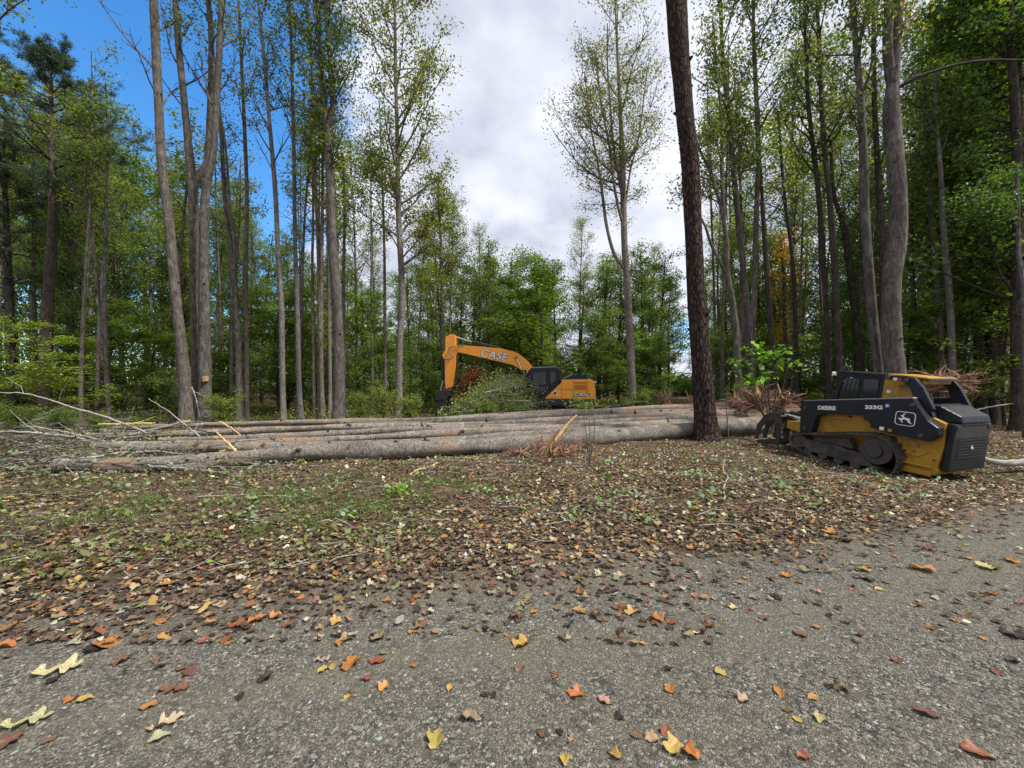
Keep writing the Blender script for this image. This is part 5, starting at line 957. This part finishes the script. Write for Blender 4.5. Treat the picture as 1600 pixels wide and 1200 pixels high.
# the big pine in front
hero('pine_tree', 'big dark furrowed pine trunk standing alone in front of the felled logs', [([(1105, 690), (1102, 655), (1098, 600), (1093, 520), (1088, 450), (1084, 370), (1080, 300), (1076, 240), (1070, 180), (1065, 110), (1060, 50), (1056, -10)], [34, 31, 30.5, 29, 27, 26.5, 27, 27, 27, 28, 31, 33])], 12.3, 'pine', None, seed=18, flare=1.35, rough=.03)
RT = [
 ('twin_tree', 'smooth grey trunk forking low, first right of the big pine', [([(1158, 640), (1152, 560), (1150, 520), (1143, 465), (1137, 425), (1136, 385), (1130, 345), (1120, 300), (1106, 260), (1092, 230), (1075, 180)], [12, 11, 11, 10.5, 10, 8, 7, 6, 5, 4, 2.5]), ([(1137, 430), (1118, 392), (1103, 365), (1094, 340), (1085, 300)], [6, 5.5, 4.5, 4, 2.5]), ([(1136, 400), (1127, 300), (1126, 220), (1118, 130), (1112, 40)], [6, 6, 5, 4, 3])], 17, 'bark', cr(y0=330, nb=22, L=3.0, nleaf=30)),
 ('tall_tree', 'grey trunk in the middle of the clump of three right of the big pine', [([(1176, 640), (1172, 540), (1167, 480), (1160, 400), (1153, 330), (1146, 270), (1138, 180), (1130, 100), (1126, 0)], [12, 11, 10, 10, 9.5, 9, 8, 7, 6])], 17.6, 'bark', cr(y0=300, nb=30, L=3.2, nleaf=27)),
 ('tall_tree', 'straight grey trunk on the right of the clump of three right of the big pine', [([(1173, 640), (1175, 530), (1180, 440), (1182, 350), (1184, 250), (1181, 150), (1178, 60), (1178, 0)], [10, 9.5, 9, 8.5, 8, 7, 6, 5])], 18.2, 'bark', cr(y0=280, nb=30, L=3.2, nleaf=27)),
 ('slim_tree', 'curved thin trunk between the clump of three and the ivy hung trunk', [([(1212, 640), (1207, 540), (1197, 440), (1193, 350), (1190, 290), (1186, 240)], [8, 7.5, 7, 6, 5, 3])], 20, 'bark_dark', cr(y0=380, nb=20, L=3.0, nleaf=26)),
 ('slim_tree', 'thin dark trunk in front of the orange vine', [([(1244, 640), (1243, 500), (1237, 400), (1228, 320), (1222, 270), (1217, 180)], [7, 6.5, 6, 5.5, 4.5, 3])], 20, 'bark_dark', cr(y0=330, nb=22, L=3.0, nleaf=27)),
 ('slim_tree', 'straight dark trunk, left one of two right of the orange vine', [([(1297, 640), (1292, 500), (1285, 400), (1278, 300), (1271, 230), (1263, 150), (1258, 60), (1256, 0)], [10, 9, 8, 8, 7.5, 6.5, 5, 4])], 17, 'bark_dark', cr(y0=280, nb=26, L=3.2, nleaf=28)),
 ('slim_tree', 'straight dark trunk, right one of two right of the orange vine', [([(1314, 640), (1310, 540), (1304, 430), (1298, 330), (1291, 250), (1284, 170), (1280, 80), (1276, 0)], [11, 10, 9.5, 9, 8, 7, 6, 5])], 16.5, 'bark_dark', cr(y0=260, nb=26, L=3.2, nleaf=28)),
 ('ivy_tree', 'trunk wrapped in dark green ivy left of the two thick grey trunks', [([(1342, 640), (1338, 520), (1330, 430), (1322, 380), (1314, 340), (1303, 300), (1298, 220)], [12, 11, 11, 10, 8, 7, 5])], 19, 'bark_dark', cr(y0=380, nb=20, L=2.6, nleaf=26)),
 ('thick_tree', 'pale grey trunk leaning left above the loader cab, forking high', [([(1377, 640), (1372, 570), (1366, 520), (1359, 430), (1352, 340), (1348, 250), (1344, 150), (1339, 80), (1332, 0)], [16.5, 15.5, 15, 14.5, 13.5, 12, 10.5, 9, 7]), ([(1341, 90), (1350, 50), (1362, 0)], [6, 5, 4])], 13, 'bark', cr(y0=230, nb=22, L=3.0, nleaf=26)),
 ('thick_tree', 'thickest grey trunk behind the loader with a long dark limb reaching right', [([(1400, 640), (1399, 590), (1394, 530), (1393, 470), (1396, 420), (1401, 370), (1402, 310), (1397, 240), (1394, 180), (1396, 130), (1400, 60), (1402, 0)], [31, 29, 28, 27.5, 27, 26.5, 26, 25, 24, 19, 17, 16]), ([(1394, 150), (1389, 110), (1383, 60), (1381, 0)], [15, 15, 14, 13])], 12.4, 'bark', cr(y0=90, nb=10, L=2.0, nleaf=30)),
 ('slim_tree', 'bluish trunk half hidden just left of the thickest grey trunk', [([(1383, 640), (1380, 480), (1378, 370), (1373, 300), (1368, 200), (1366, 90), (1365, 0)], [11, 10, 10, 9.5, 8, 7, 5])], 17, 'bark_dark', cr(y0=280, nb=20, L=3.0, nleaf=27)),
 ('slim_tree', 'left one of three slender trunks right of the thickest grey trunk', [([(1473, 640), (1470, 540), (1464, 450), (1458, 360), (1452, 290), (1447, 200), (1444, 120)], [9, 8.5, 8, 7.5, 7, 6, 4])], 17, 'bark', cr(y0=260, nb=22, L=2.8, nleaf=28)),
 ('slim_tree', 'right one of three slender trunks right of the thickest grey trunk', [([(1491, 640), (1487, 560), (1482, 450), (1475, 350), (1470, 290), (1464, 200), (1460, 110)], [11, 10, 9.5, 8, 7, 6, 4])], 16, 'bark_pale', cr(y0=260, nb=22, L=2.8, nleaf=28)),
 ('slim_tree', 'darkest one of three slender trunks, standing between the other two', [([(1480, 640), (1474, 450), (1466, 330), (1462, 230)], [6, 5.5, 5, 3])], 19, 'bark_dark', cr(y0=300, nb=18, L=2.8, nleaf=28)),
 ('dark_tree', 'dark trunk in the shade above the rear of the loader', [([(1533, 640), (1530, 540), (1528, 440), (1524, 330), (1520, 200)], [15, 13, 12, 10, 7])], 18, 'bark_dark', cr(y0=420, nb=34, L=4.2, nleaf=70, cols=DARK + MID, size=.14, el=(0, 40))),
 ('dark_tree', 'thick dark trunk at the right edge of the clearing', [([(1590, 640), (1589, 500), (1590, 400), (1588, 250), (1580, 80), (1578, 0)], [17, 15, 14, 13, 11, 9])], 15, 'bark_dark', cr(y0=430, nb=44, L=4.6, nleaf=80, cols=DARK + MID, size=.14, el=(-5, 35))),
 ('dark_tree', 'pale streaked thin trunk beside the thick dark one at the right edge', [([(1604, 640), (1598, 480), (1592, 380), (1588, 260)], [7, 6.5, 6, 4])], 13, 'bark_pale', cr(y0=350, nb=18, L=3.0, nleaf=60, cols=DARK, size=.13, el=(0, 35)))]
for i, (nm, lab, st, d, bk, c) in enumerate(RT): hero(nm, lab, st, d, bk, c, seed=60 + i)
lm = MB(); tk = COL.objects['thick_tree.001']; tube(lm, smooth_line([pt(1404, 136, 12.3), pt(1440, 118, 12.1), pt(1500, 100, 12), pt(1550, 94, 12), pt(1620, 92, 12.1), pt(1680, 70, 12.2)], 24) - np.array(tk.location), np.linspace(.055, .02, 24), 7); lm.build('limb', M['bark_dark'], tk)
iv = COL.objects['ivy_tree']; rng = rs(41); P = np.array([pt(x, y, 19) for x, y in zip(np.interp(rng.uniform(0, 1, 3200), [0, .3, .6, 1], [1342, 1338, 1330, 1312]), np.linspace(640, 330, 3200))]) - np.array(iv.location)
P += rng.normal(0, 1, P.shape) * [.22, .22, .2]; mb = MB(); leaves(mb, P, .12, DARK, rng, 0); mb.build('ivy', M['leaf'], iv)
hero('vine_tree', 'thin trunk carrying an orange and yellow autumn vine on the right', [([(1228, 640), (1226, 520), (1224, 440), (1220, 370)], [7, 6, 5, 4])], 21, 'bark_dark', cr(y0=560, nb=22, L=1.3, nleaf=30, cols=[(.5, .22, .04), (.55, .36, .06), (.4, .14, .03), (.3, .28, .06)], size=.13), seed=90)
hero('snag_tree', 'twisted young trunk with low branches left of the pine, deep in shade', [([(700, 642), (698, 590), (690, 520), (683, 450), (680, 400)], [6, 5, 4, 3, 2])], 29, 'bark_dark', cr(y0=560, nb=20, L=2.5, nleaf=40, cols=MID), seed=91)

# pines with needles, far left
def needle_tuft(mb, C, rng, size=.22, n=16, cols=NEED):
    m = len(C); dv = rnd_dirs(rng, m * n); dv[:, 2] = np.abs(dv[:, 2]) * .8 + .05; P = np.repeat(C, n, 0) + rng.normal(0, size * .35, (m * n, 3)); a = np.cross(dv, rnd_dirs(rng, m * n)); a /= np.linalg.norm(a, axis=1)[:, None] + 1e-9
    l = size * rng.uniform(.6, 1.2, m * n)[:, None]; V = np.stack([P - a * .014, P + a * .014, P + dv * l], 1); c = palette(rng, cols, m * n, .2)
    mb.add(V.reshape(-1, 3), np.arange(3 * m * n).reshape(m * n, 3), 1, np.repeat(c, 3, 0))
def pine(label, base, line, ws, d, seed, t0, nb=46, L=4.2, group=None):
    r_ = rs(seed); b = pt(*base, d); b[2] = float(H(b[0], b[1])) - .05; root = empty('pine_tree', tuple(b)); tag(root, label, 'tree', group)
    P = np.array([pt(x, y, d) for x, y in line]); P[0] = b; Q = smooth_line(P, 40) - b; wi = np.interp(np.linspace(0, 1, 40), np.linspace(0, 1, len(ws)), ws) / 2 / F * d
    mb = MB(); tube(mb, Q, wi, 10, rough=.05, rng=r_); mb.build('trunk', M['bark_dark'], root); cb = MB()
    for k in range(nb):
        t = t0 + (1 - t0) * ((k + r_.uniform()) / nb) ** .9; i = min(38, int(t * 39)); rel = (t - t0) / (1 - t0); az = r_.uniform(0, 6.28); el = R(-8 + 50 * rel + r_.normal(0, 8)); l = L * (1 - .8 * rel) * r_.uniform(.5, 1.1)
        dv = np.array([math.cos(az) * math.cos(el), math.sin(az) * math.cos(el), math.sin(el)]); q = [Q[i]]
        for _ in range(5): dv = unit(dv + r_.normal(0, .09, 3) + [0, 0, .07]); q.append(q[-1] + dv * l / 5)
        q = smooth_line(q, 10); tube(cb, q, np.linspace(.012 * l + .01, .008, 10), 5, 0, cap=False); C = []
        for s_ in range(9):
            j = r_.randint(3, 10); d2 = unit(dv + r_.normal(0, .7, 3) * [1, 1, .5]); l2 = l * .28 * r_.uniform(.4, 1.1); e2 = q[j] + d2 * l2 + [0, 0, .1]; tube(cb, np.array([q[j], (q[j] + e2) / 2, e2]), [.012, .008, .005], 4, 0, cap=False)
            C += [q[j] + (e2 - q[j]) * u_ for u_ in r_.uniform(.4, 1.05, 5)]
        needle_tuft(cb, np.array(C), r_)
    cb.build('crown', [M['bark_dark'], M['needle']], root)
pine('tall dark pine at the far left with a ragged open top against blue sky', (68, 632), [(68, 632), (72, 520), (78, 430), (83, 330), (82, 260), (80, 190), (80, 130), (79, 85)], [16, 14, 13, 11, 9, 6, 4, 2], 22, 5, .50, 60, 5.4)
pine('small pine behind the far left one, its needles filling the left edge', (20, 632), [(20, 632), (15, 500), (12, 400), (8, 300), (5, 200)], [12, 10, 8, 6, 2], 24, 6, .35, 50, 4.6)

# trees copied for the wood behind
def proto(name, H0, seed, kind):
    r_ = rs(seed); root = empty(name, (0, 0, -80)); n = 24; z = np.linspace(0, H0, n); Q = np.stack([.25 * np.sin(z / H0 * 4 + seed) * z / H0, .25 * np.sin(z / H0 * 3 + 2 * seed) * z / H0, z], -1)
    r0 = {'broad': .2, 'poplar': .2, 'under': .06, 'bush': .03, 'pole': .10}[kind]; wi = r0 * (1 - .85 * z / H0) + .01; tb = MB(); tube(tb, Q, wi, 8, 0, rough=.06, rng=r_); cb = MB(); bk = 'bark_dark' if kind not in ('poplar', 'pole') else 'bark'
    if kind == 'broad': grow(cb, Q, wi, r_, 44, .22, 4.6, (5, 50), 5, 36, .20, MID + DARK, .42, .8, taper=.6)
    if kind == 'poplar': grow(cb, Q, wi, r_, 46, .45, 4.0, (25, 55), 5, 30, .17, OLIVE + MID, .38, 1, taper=.45)
    if kind == 'pole': grow(cb, Q, wi, r_, 16, .55, 2.2, (20, 60), 5, 24, .15, OLIVE + MID, .3, 1, taper=.4, bare=3)
    if kind == 'under': grow(cb, Q, wi, r_, 30, .18, 3.4, (0, 30), 6, 40, .13, BRIGHT + MID, .22, .45, taper=.55, up=1.2)
    if kind == 'bush':
        for k in range(7):
            a = r_.uniform(0, 6.28); q = np.array([[0, 0, 0], [math.cos(a) * .25, math.sin(a) * .25, .5 * H0], [math.cos(a) * .7, math.sin(a) * .7, H0 * r_.uniform(.7, 1)]]); S_ = smooth_line(q, 10); tube(tb, S_, np.linspace(.02, .006, 10), 5); grow(cb, S_, np.linspace(.02, .006, 10), r_, 6, .2, .8, (0, 60), 4, 16, .085, MID + BRIGHT, .12, .8, taper=.3)
    tr = tb.build('trunk' if kind != 'bush' else 'stems', M[bk], root); cw = cb.build('crown' if kind != 'bush' else 'foliage', [M[bk], M['leaf']], root)
    return root, H0
PR = {'broad': [proto('woodland_tree', 19, 200 + i, 'broad') for i in range(4)], 'poplar': [proto('woodland_tree', 27, 210 + i, 'poplar') for i in range(3)], 'under': [proto('understory_tree', 7, 220 + i, 'under') for i in range(3)], 'pole': [proto('slender_tree', 20, 240 + i, 'pole') for i in range(3)], 'bush': [proto('bush', 2.2, 230 + i, 'bush') for i in range(3)]}
used = set()
SEG = [(-999, 'beyond the left edge'), (-20, 'at the left edge'), (60, 'behind the tall dark pine'), (120, 'right of the tall dark pine'), (190, 'left of the leaning scarred trunk'), (270, 'behind the twin trunks'), (350, 'behind the forked slim trunk'), (415, 'behind the pale slim trunks'), (485, 'behind the burly trunk'), (560, 'between the burly trunk and the tall pale tree'), (640, 'left of the excavator stick'), (700, 'above the boom'), (780, 'above the elbow of the boom'), (840, 'above the excavator cab'), (900, 'behind the excavator counterweight'), (960, 'behind the many stemmed tree'), (1020, 'left of the big pine'), (1110, 'right of the big pine'), (1170, 'behind the clump of three trunks'), (1210, 'by the orange vine'), (1265, 'behind the two straight dark trunks'), (1330, 'behind the pale trunk leaning over the loader cab'), (1385, 'behind the thickest grey trunk'), (1440, 'by the three slender trunks'), (1500, 'above the rear of the loader'), (1560, 'at the right edge'), (1620, 'beyond the right edge')]
def where(px): return [t for a, t in SEG if px >= a][-1]
def place(kind, px, d, ytop, label, group, rng, wide=1.0, z=None):
    base, H0 = PR[kind][rng.randint(len(PR[kind]))]; x = (px - 800) / F * d; gz = float(H(x, d)); h = CH + (HZ - ytop) / F * d - gz; s = max(h, .5) / H0
    if base.name in used: o = copy_tree(base)
    else: o = base; used.add(base.name)
    o.location = (x, d, gz - .04); o.rotation_euler = (rng.normal(0, .02), rng.normal(0, .02), rng.uniform(0, 6.28)); sw = (s * .5 + .5 * min(1.4, h / H0)) * wide * rng.uniform(.85, 1.2); o.scale = (sw, sw, s)
    tag(o, label, 'tree' if kind != 'bush' else 'bush', group); return o
TOP = np.array([(-200, 60), (0, 190), (60, 170), (150, 200), (230, 235), (300, 290), (400, 345), (480, 400), (560, 420), (640, 400), (700, 370), (760, 400), (800, 405), (850, 405), (900, 370), (950, 400), (1000, 405), (1060, 400), (1110, 400), (1160, 370), (1240, 340), (1330, 330), (1420, 290), (1480, 200), (1560, 60), (1800, -60)], float)
top = lambda px: float(np.interp(px, TOP[:, 0], TOP[:, 1]))
rng = rs(1234)
for px in np.arange(-160, 1780, 30):
    p_ = px + rng.uniform(-9, 9)
    if 1045 < p_ < 1092 or 880 < p_ < 915: continue
    dd = rng.uniform(42, 58); place('broad', p_, dd, top(p_) + abs(rng.normal(0, 28)), 'broadleaved tree at the back, ' + where(p_), 'broadleaved trees of the wood behind', rng, 1.0)
for k in range(30):
    p_ = rng.uniform(-120, 560) if k < 18 else rng.uniform(1330, 1720)
    dd = rng.uniform(25, 40); place('poplar', p_, dd, max(-130, top(p_) - rng.uniform(0, 60) - (180 if p_ > 1100 else 0)) if p_ < 480 or p_ > 1100 else 400, 'tall thin trunked tree, ' + where(p_), 'thin trunked trees of the wood behind', rng, .9)
for (px, d, yt, lab) in ((700, 34, 300, 'sparse tree above the joint of boom and stick'), (748, 38, 350, 'sparse tree above the lettering of the boom'), (905, 40, 335, 'pale airy tree standing clear of the skyline above the excavator cab'), (650, 36, 330, 'sparse tree just right of the tall pale airy one'), (590, 34, 350, 'sparse tree just left of the tall pale airy one'), (1020, 44, 385, 'thin trunked tree in the skyline left of the big pine'), (560, 31, 230, 'sparse tree right of the burly trunk')):
    place('poplar', px, d, yt, lab, None, rng, .9)
for k in range(13):   # right hand wood
    p_ = rng.uniform(1490, 1850); dd = rng.uniform(17, 36); place('broad', p_, dd, rng.uniform(-100, 220), 'dense dark tree, ' + where(p_), 'dense dark trees at the right', rng, .9)
for (px, d, yt) in ((770, 40, 425), (800, 37, 395), (832, 42, 392), (868, 38, 402), (935, 39, 415), (965, 42, 405), (1000, 38, 395), (1030, 41, 400), (720, 38, 420), (680, 40, 400), (905, 46, 430), (815, 44, 455), (950, 34, 470), (1015, 33, 455), (780, 33, 480)):
    place('broad', px, d, yt, 'leafy tree of the green wall, ' + where(px), 'leafy trees of the wall behind the excavator', rng, 1.15)
for k in range(11): 
    p_ = rng.uniform(1130, 1470); place('broad', p_, rng.uniform(28, 38), rng.uniform(330, 440), 'middle sized leafy tree, ' + where(p_), 'leafy trees between pine and grey trunks', rng, .8)
for k in range(9):
    p_ = rng.uniform(-250, 300); place('broad', p_, rng.uniform(25, 38), rng.uniform(190, 330) if p_ < 200 else rng.uniform(290, 400), 'leafy middle sized tree, ' + where(p_), 'leafy trees at the left', rng, .8)
for (px, d, yt, w_, lab) in ((372, 25, 455, 1.3, 'wide bright green understory tree right of the twin trunks'), (435, 27, 452, 1.2, 'bright green spreading understory tree behind the pale slim trunks'), (590, 24, 525, 1.0, 'low bright green spreading tree right of the burly trunk'), (565, 27, 465, 1.0, 'yellow green tree between the burly trunk and the tall pale one'), (842, 27, 436, 1.6, 'bright green bushy tree rising behind the excavator cab'), (935, 26, 540, 1.3, 'round dense green tree right behind the excavator counterweight'), (815, 30, 500, 1.2, 'mid green tree behind the elbow of the boom'), (1010, 29, 520, 1.2, 'green understory tree between excavator and big pine'), (1140, 23, 520, 1.0, 'green understory tree directly right of the big pine'), (20, 15, 505, 1.2, 'yellowish layered tree at the left edge, its sprays hanging low'), (240, 26, 500, 1.2, 'green understory tree left of the leaning trunk'), (170, 26, 480, 1.2, 'green understory tree right of the tall dark pine'), (745, 28, 560, 1.0, 'small green tree behind the brush pile'), (1300, 22, 480, 1.1, 'spreading green tree behind the two straight dark trunks'), (1420, 19, 490, 1.1, 'spreading green tree right of the thickest grey trunk'), (1250, 24, 500, 1.1, 'green tree behind the orange vine'), (1500, 17, 430, 1.3, 'dark spreading tree above the rear of the loader'), (1570, 17, 430, 1.2, 'dark layered tree at the right edge'), (110, 24, 530, 1.2, 'shaded green tree at the foot of the tall dark pine'), (660, 27, 540, 1.0, 'green leafy young tree left of the excavator stick'), (490, 28, 520, 1.1, 'brown green young tree behind the tight row of slim trunks')):
    place('under', px, d, yt, lab, None, rng, w_)
for k in range(30):
    p_ = rng.uniform(-200, 1800); place('under', p_, rng.uniform(30, 42), rng.uniform(480, 545), 'small shaded tree, ' + where(p_), 'small leafy trees low in the wood', rng, 1.1)
for (px, d, yt, lab) in ((1600, 15, -120, 'dark leafy tree overhanging from the right edge'), (1535, 19, 20, 'dark leafy tree in the upper right'), (1145, 34, 150, 'thin crowned tree between the clump of three grey trunks'), (1235, 36, 60, 'thin crowned tree behind the orange vine'), (1290, 38, 30, 'thin crowned tree behind the two straight dark trunks')):
    place('broad' if px > 1500 else 'poplar', px, d, yt, lab, None, rng, .9)
for k in range(50):
    p_ = rng.uniform(90, 620) if k < 30 else rng.uniform(1120, 1640)
    if 280 < p_ < 330: continue
    d_ = rng.uniform(20, 34); base, H0 = PR['pole'][rng.randint(3)]; x = (p_ - 800) / F * d_; o = base if base.name not in used else copy_tree(base); used.add(base.name)
    sc = rng.uniform(.75, 1.1); o.location = (x, d_, float(H(x, d_)) - .05); o.rotation_euler = (rng.normal(0, .03), rng.normal(0, .03), rng.uniform(0, 6.28)); sw = rng.uniform(.7, 1.5); o.scale = (sw, sw, sc)
    tag(o, 'slender bare trunk with small crown, ' + where(p_), 'tree', 'slender bare trunks in the wood')
# shrubs along the edge of the wood and round the excavator
def shrub(px, d, yt, lab, grp, w_=1.0): place('bush', px, d, yt, lab, grp, rng, w_)
for k in range(60):
    p_ = rng.uniform(-150, 1750); d_ = rng.uniform(21, 33)
    if 640 < p_ < 950 and d_ < 26: d_ += 6
    shrub(p_, d_, rng.uniform(565, 612), 'leafy green shrub, ' + where(p_), 'shrubs along the foot of the wood', 1.4)
for (px, d, yt, lab) in ((600, 20, 600, 'yellow green bush at the foot of the tall pale tree'), (640, 19.5, 612, 'low yellow green bush left of the excavator attachment'), (630, 21, 626, 'lowest bush just left of the excavator attachment'), (742, 20.5, 630, 'bush right of the excavator attachment, before the brush pile'), (765, 19, 622, 'bush in front of the middle of the brush pile'), (800, 19.2, 626, 'bush in front of the right end of the brush pile'), (825, 19.4, 632, 'low bush covering the front of the excavator tracks'), (915, 19.2, 622, 'fuzzy bush at the rear of the excavator tracks'), (945, 21, 620, 'bush just right of the excavator'), (975, 22, 620, 'bush at the foot of the many stemmed tree'), (1010, 21, 624, 'bush left of the fan shaped stump'), (560, 19.5, 608, 'bush right at the foot of the burly trunk'), (345, 17, 612, 'pale leaved bush between twin trunks and slim trunks'), (275, 19, 575, 'pale leaved bush behind the leaning trunk'), (30, 12.5, 625, 'leafy heap at the left edge of the branch debris'), (95, 13.5, 632, 'leafy heap right of the left edge heap'), (150, 14.5, 640, 'low leafy growth in front of the dark pine foot')):
    shrub(px, d, yt, lab, None, 1.15)
for p_, h_ in PR.values().__iter__().__next__()[:0]: pass
for v in PR.values():
    for b, _ in v:
        if b.name not in used:
            for c in kids(b): bpy.data.objects.remove(c)
            bpy.data.objects.remove(b)
# young sapling with big bright leaves, and thin stems standing in the litter
def sapling(label, px, pb, d, tops, r, nleaf, size, cols, seed, sig=.2):
    r_ = rs(seed); b = pt(px, pb, d); b[2] = float(H(b[0], b[1])); root = empty('sapling', tuple(b)); tag(root, label, 'sapling'); mb = MB(); cb = MB(); P = []
    for (x, y) in tops:
        e2 = pt(x, y, d + r_.normal(0, .2)) - b; q = smooth_line([[0, 0, 0], e2 * .5 + [r_.normal(0, .05), r_.normal(0, .05), .05], e2], 10); tube(mb, q, np.linspace(r, r * .3, 10), 6)
        P.append(e2 + r_.normal(0, sig, (nleaf, 3)) * [1.3, 1, .6])
    mb.build('stem', M['bark'], root)
    if nleaf: cards6(cb, np.concatenate(P), size, cols, r_, .5, .15); cb.build('foliage', M['leaf'], root)
sapling('sapling with large bright green leaves above the torn roots', 1205, 640, 13.5, [(1158, 570), (1180, 548), (1200, 560), (1222, 550), (1232, 570), (1195, 590), (1170, 600)], .03, 42, .17, [(.22, .36, .05), (.28, .42, .08), (.18, .3, .05)], 1, .2)
sapling('thin bare stem with a fuzzy green tuft standing before the felled logs', 921, 734, 7.9, [(920, 640), (905, 625), (926, 628)], .012, 60, .06, [(.08, .11, .05), (.12, .15, .07)], 2, .14)
sapling('thin dark stem standing right of the big pine', 1138, 684, 12.6, [(1135, 640), (1134, 625)], .02, 0, .1, BRIGHT, 3)
sapling('short reddish stem left of the spidery root mass', 863, 700, 9.0, [(865, 668)], .012, 0, .1, BRIGHT, 4)
sapling('green leafy sprout in the thin grass left of centre', 625, 782, 5.6, [(628, 762), (612, 768)], .006, 22, .07, [(.16, .3, .04), (.2, .34, .06)], 5, .05)
# brush pile beside the excavator
rng = rs(66); c0 = pt(786, 650, 21.8); c0[2] = float(H(c0[0], c0[1])); root = empty('brush_pile', tuple(c0)); tag(root, 'big heap of cut leafy branches between the excavator stick and its cab', 'brush pile')
mb = MB(); P = []
for k in range(260):
    u_ = rng.normal(0, .42); x0 = np.clip(u_, -1.1, 1.1) * 2.2; h = 2.45 * (1 - (x0 / 2.9) ** 2) ** .8 * (.72 + .25 * math.sin(x0 * 2 + 1)); z0 = rng.uniform(.1, 1) * h; y0 = rng.normal(0, .5) - .35 * (1 - z0 / 2.6)
    a = rng.uniform(-.5, .9); l = rng.uniform(.7, 2.4); dv = unit(np.array([math.cos(a) * rng.choice([-1, 1]), rng.normal(0, .35), math.sin(a) * .6])); q = np.array([[x0, y0, z0] - dv * l / 2, [x0, y0, z0 + rng.normal(0, .08)], [x0, y0, z0] + dv * l / 2]); q[:, 2] = np.clip(q[:, 2], .02, 2.9)
    tube(mb, smooth_line(q, 7), np.linspace(rng.uniform(.015, .05), .008, 7), 5, 0, cap=False); P.append(q[[0, 2, 2]] + rng.normal(0, .12, (3, 3)))
mb.build('branches', M['birch'], root); P = np.concatenate(P); P = np.repeat(P, 22, 0) + rng.normal(0, .2, (len(P) * 22, 3)); P[:, 2] = np.abs(P[:, 2])
cb = MB(); leaves(cb, P, .11, [(.24, .28, .09), (.32, .36, .15), (.2, .24, .08), (.42, .42, .2), (.36, .4, .26)], rng, 0); cb.build('foliage', M['leaf'], root)
P = pt(741, 598, 22.6) - c0 + rng.normal(0, 1, (2600, 3)) * [.38, .3, .42]; cb = MB(); leaves(cb, P, .11, [(.25, .05, .03), (.3, .1, .05), (.2, .07, .04), (.3, .18, .08)], rng, 0); o = cb.build('red_foliage', M['leaf'], root); o['label'] = 'wilted reddish leaves on the heap'
P = pt(732, 625, 23.0) - c0 + rng.normal(0, 1, (2200, 3)) * [.5, .3, .45]; P[:, 2] = np.abs(P[:, 2]); cb = MB(); leaves(cb, P, .10, [(.22, .13, .06), (.3, .2, .09), (.16, .1, .05), (.25, .22, .08)], rng, 0); o = cb.build('brown_foliage', M['leaf'], root); o['label'] = 'dry brown leaves on the heap'
# undergrowth and the far wood
n = 90000; d = 18.5 + 26 * rng.uniform(0, 1, n) ** 1.2; x = rng.uniform(-1.7, 1.7, n) * d; k = (vnoise(x, d, .8, 3) + rng.normal(0, .4, n) > -.5) & ~((np.abs(x - 2.75) < 2.6) & (np.abs(d - 22.5) < 2.2)) & ~((x > -5) & (x < 2.5) & (d < 22)); x, d = x[k], d[k]
P = np.stack([x, d, H(x, d) + np.abs(rng.normal(0, .28, len(x))) * (1 + .6 * vnoise(x, d, .5, 8))], -1); cb = MB(); leaves(cb, P, .12, MID + OLIVE + BRIGHT, rng, 0)
tag(cb.build('undergrowth', M['leaf']), 'knee high green undergrowth between the logs and the wood', 'undergrowth', kind='stuff')
n = 120000; az = rng.uniform(-1.05, 1.05, n); dd = rng.uniform(62, 88, n); pxx = 800 + F * np.tan(az); hmax = np.interp(pxx, [-900, 0, 300, 500, 760, 870, 900, 930, 1035, 1050, 1092, 1100, 1300, 1500, 2400], [14, 15, 13, 11, 10, 9, 4, 8, 8, 2.5, 2.5, 11, 14, 18, 20]) * (1 + .15 * np.sin(az * 37) + .1 * np.sin(az * 91))
z = hmax * rng.uniform(0, 1, n) ** 1.15; x = dd * np.tan(az); P = np.stack([x, dd, H(x, dd) + z], -1) + rng.normal(0, .6, (n, 3)); cb = MB(); leaves(cb, P, .62, MID + DARK, rng, 0)
tag(cb.build('far_wood', M['leaf']), 'far wood reading as one dark green mass behind the trees', 'wood', kind='stuff')
n = 14000; az = rng.uniform(-1.3, 1.3, n)
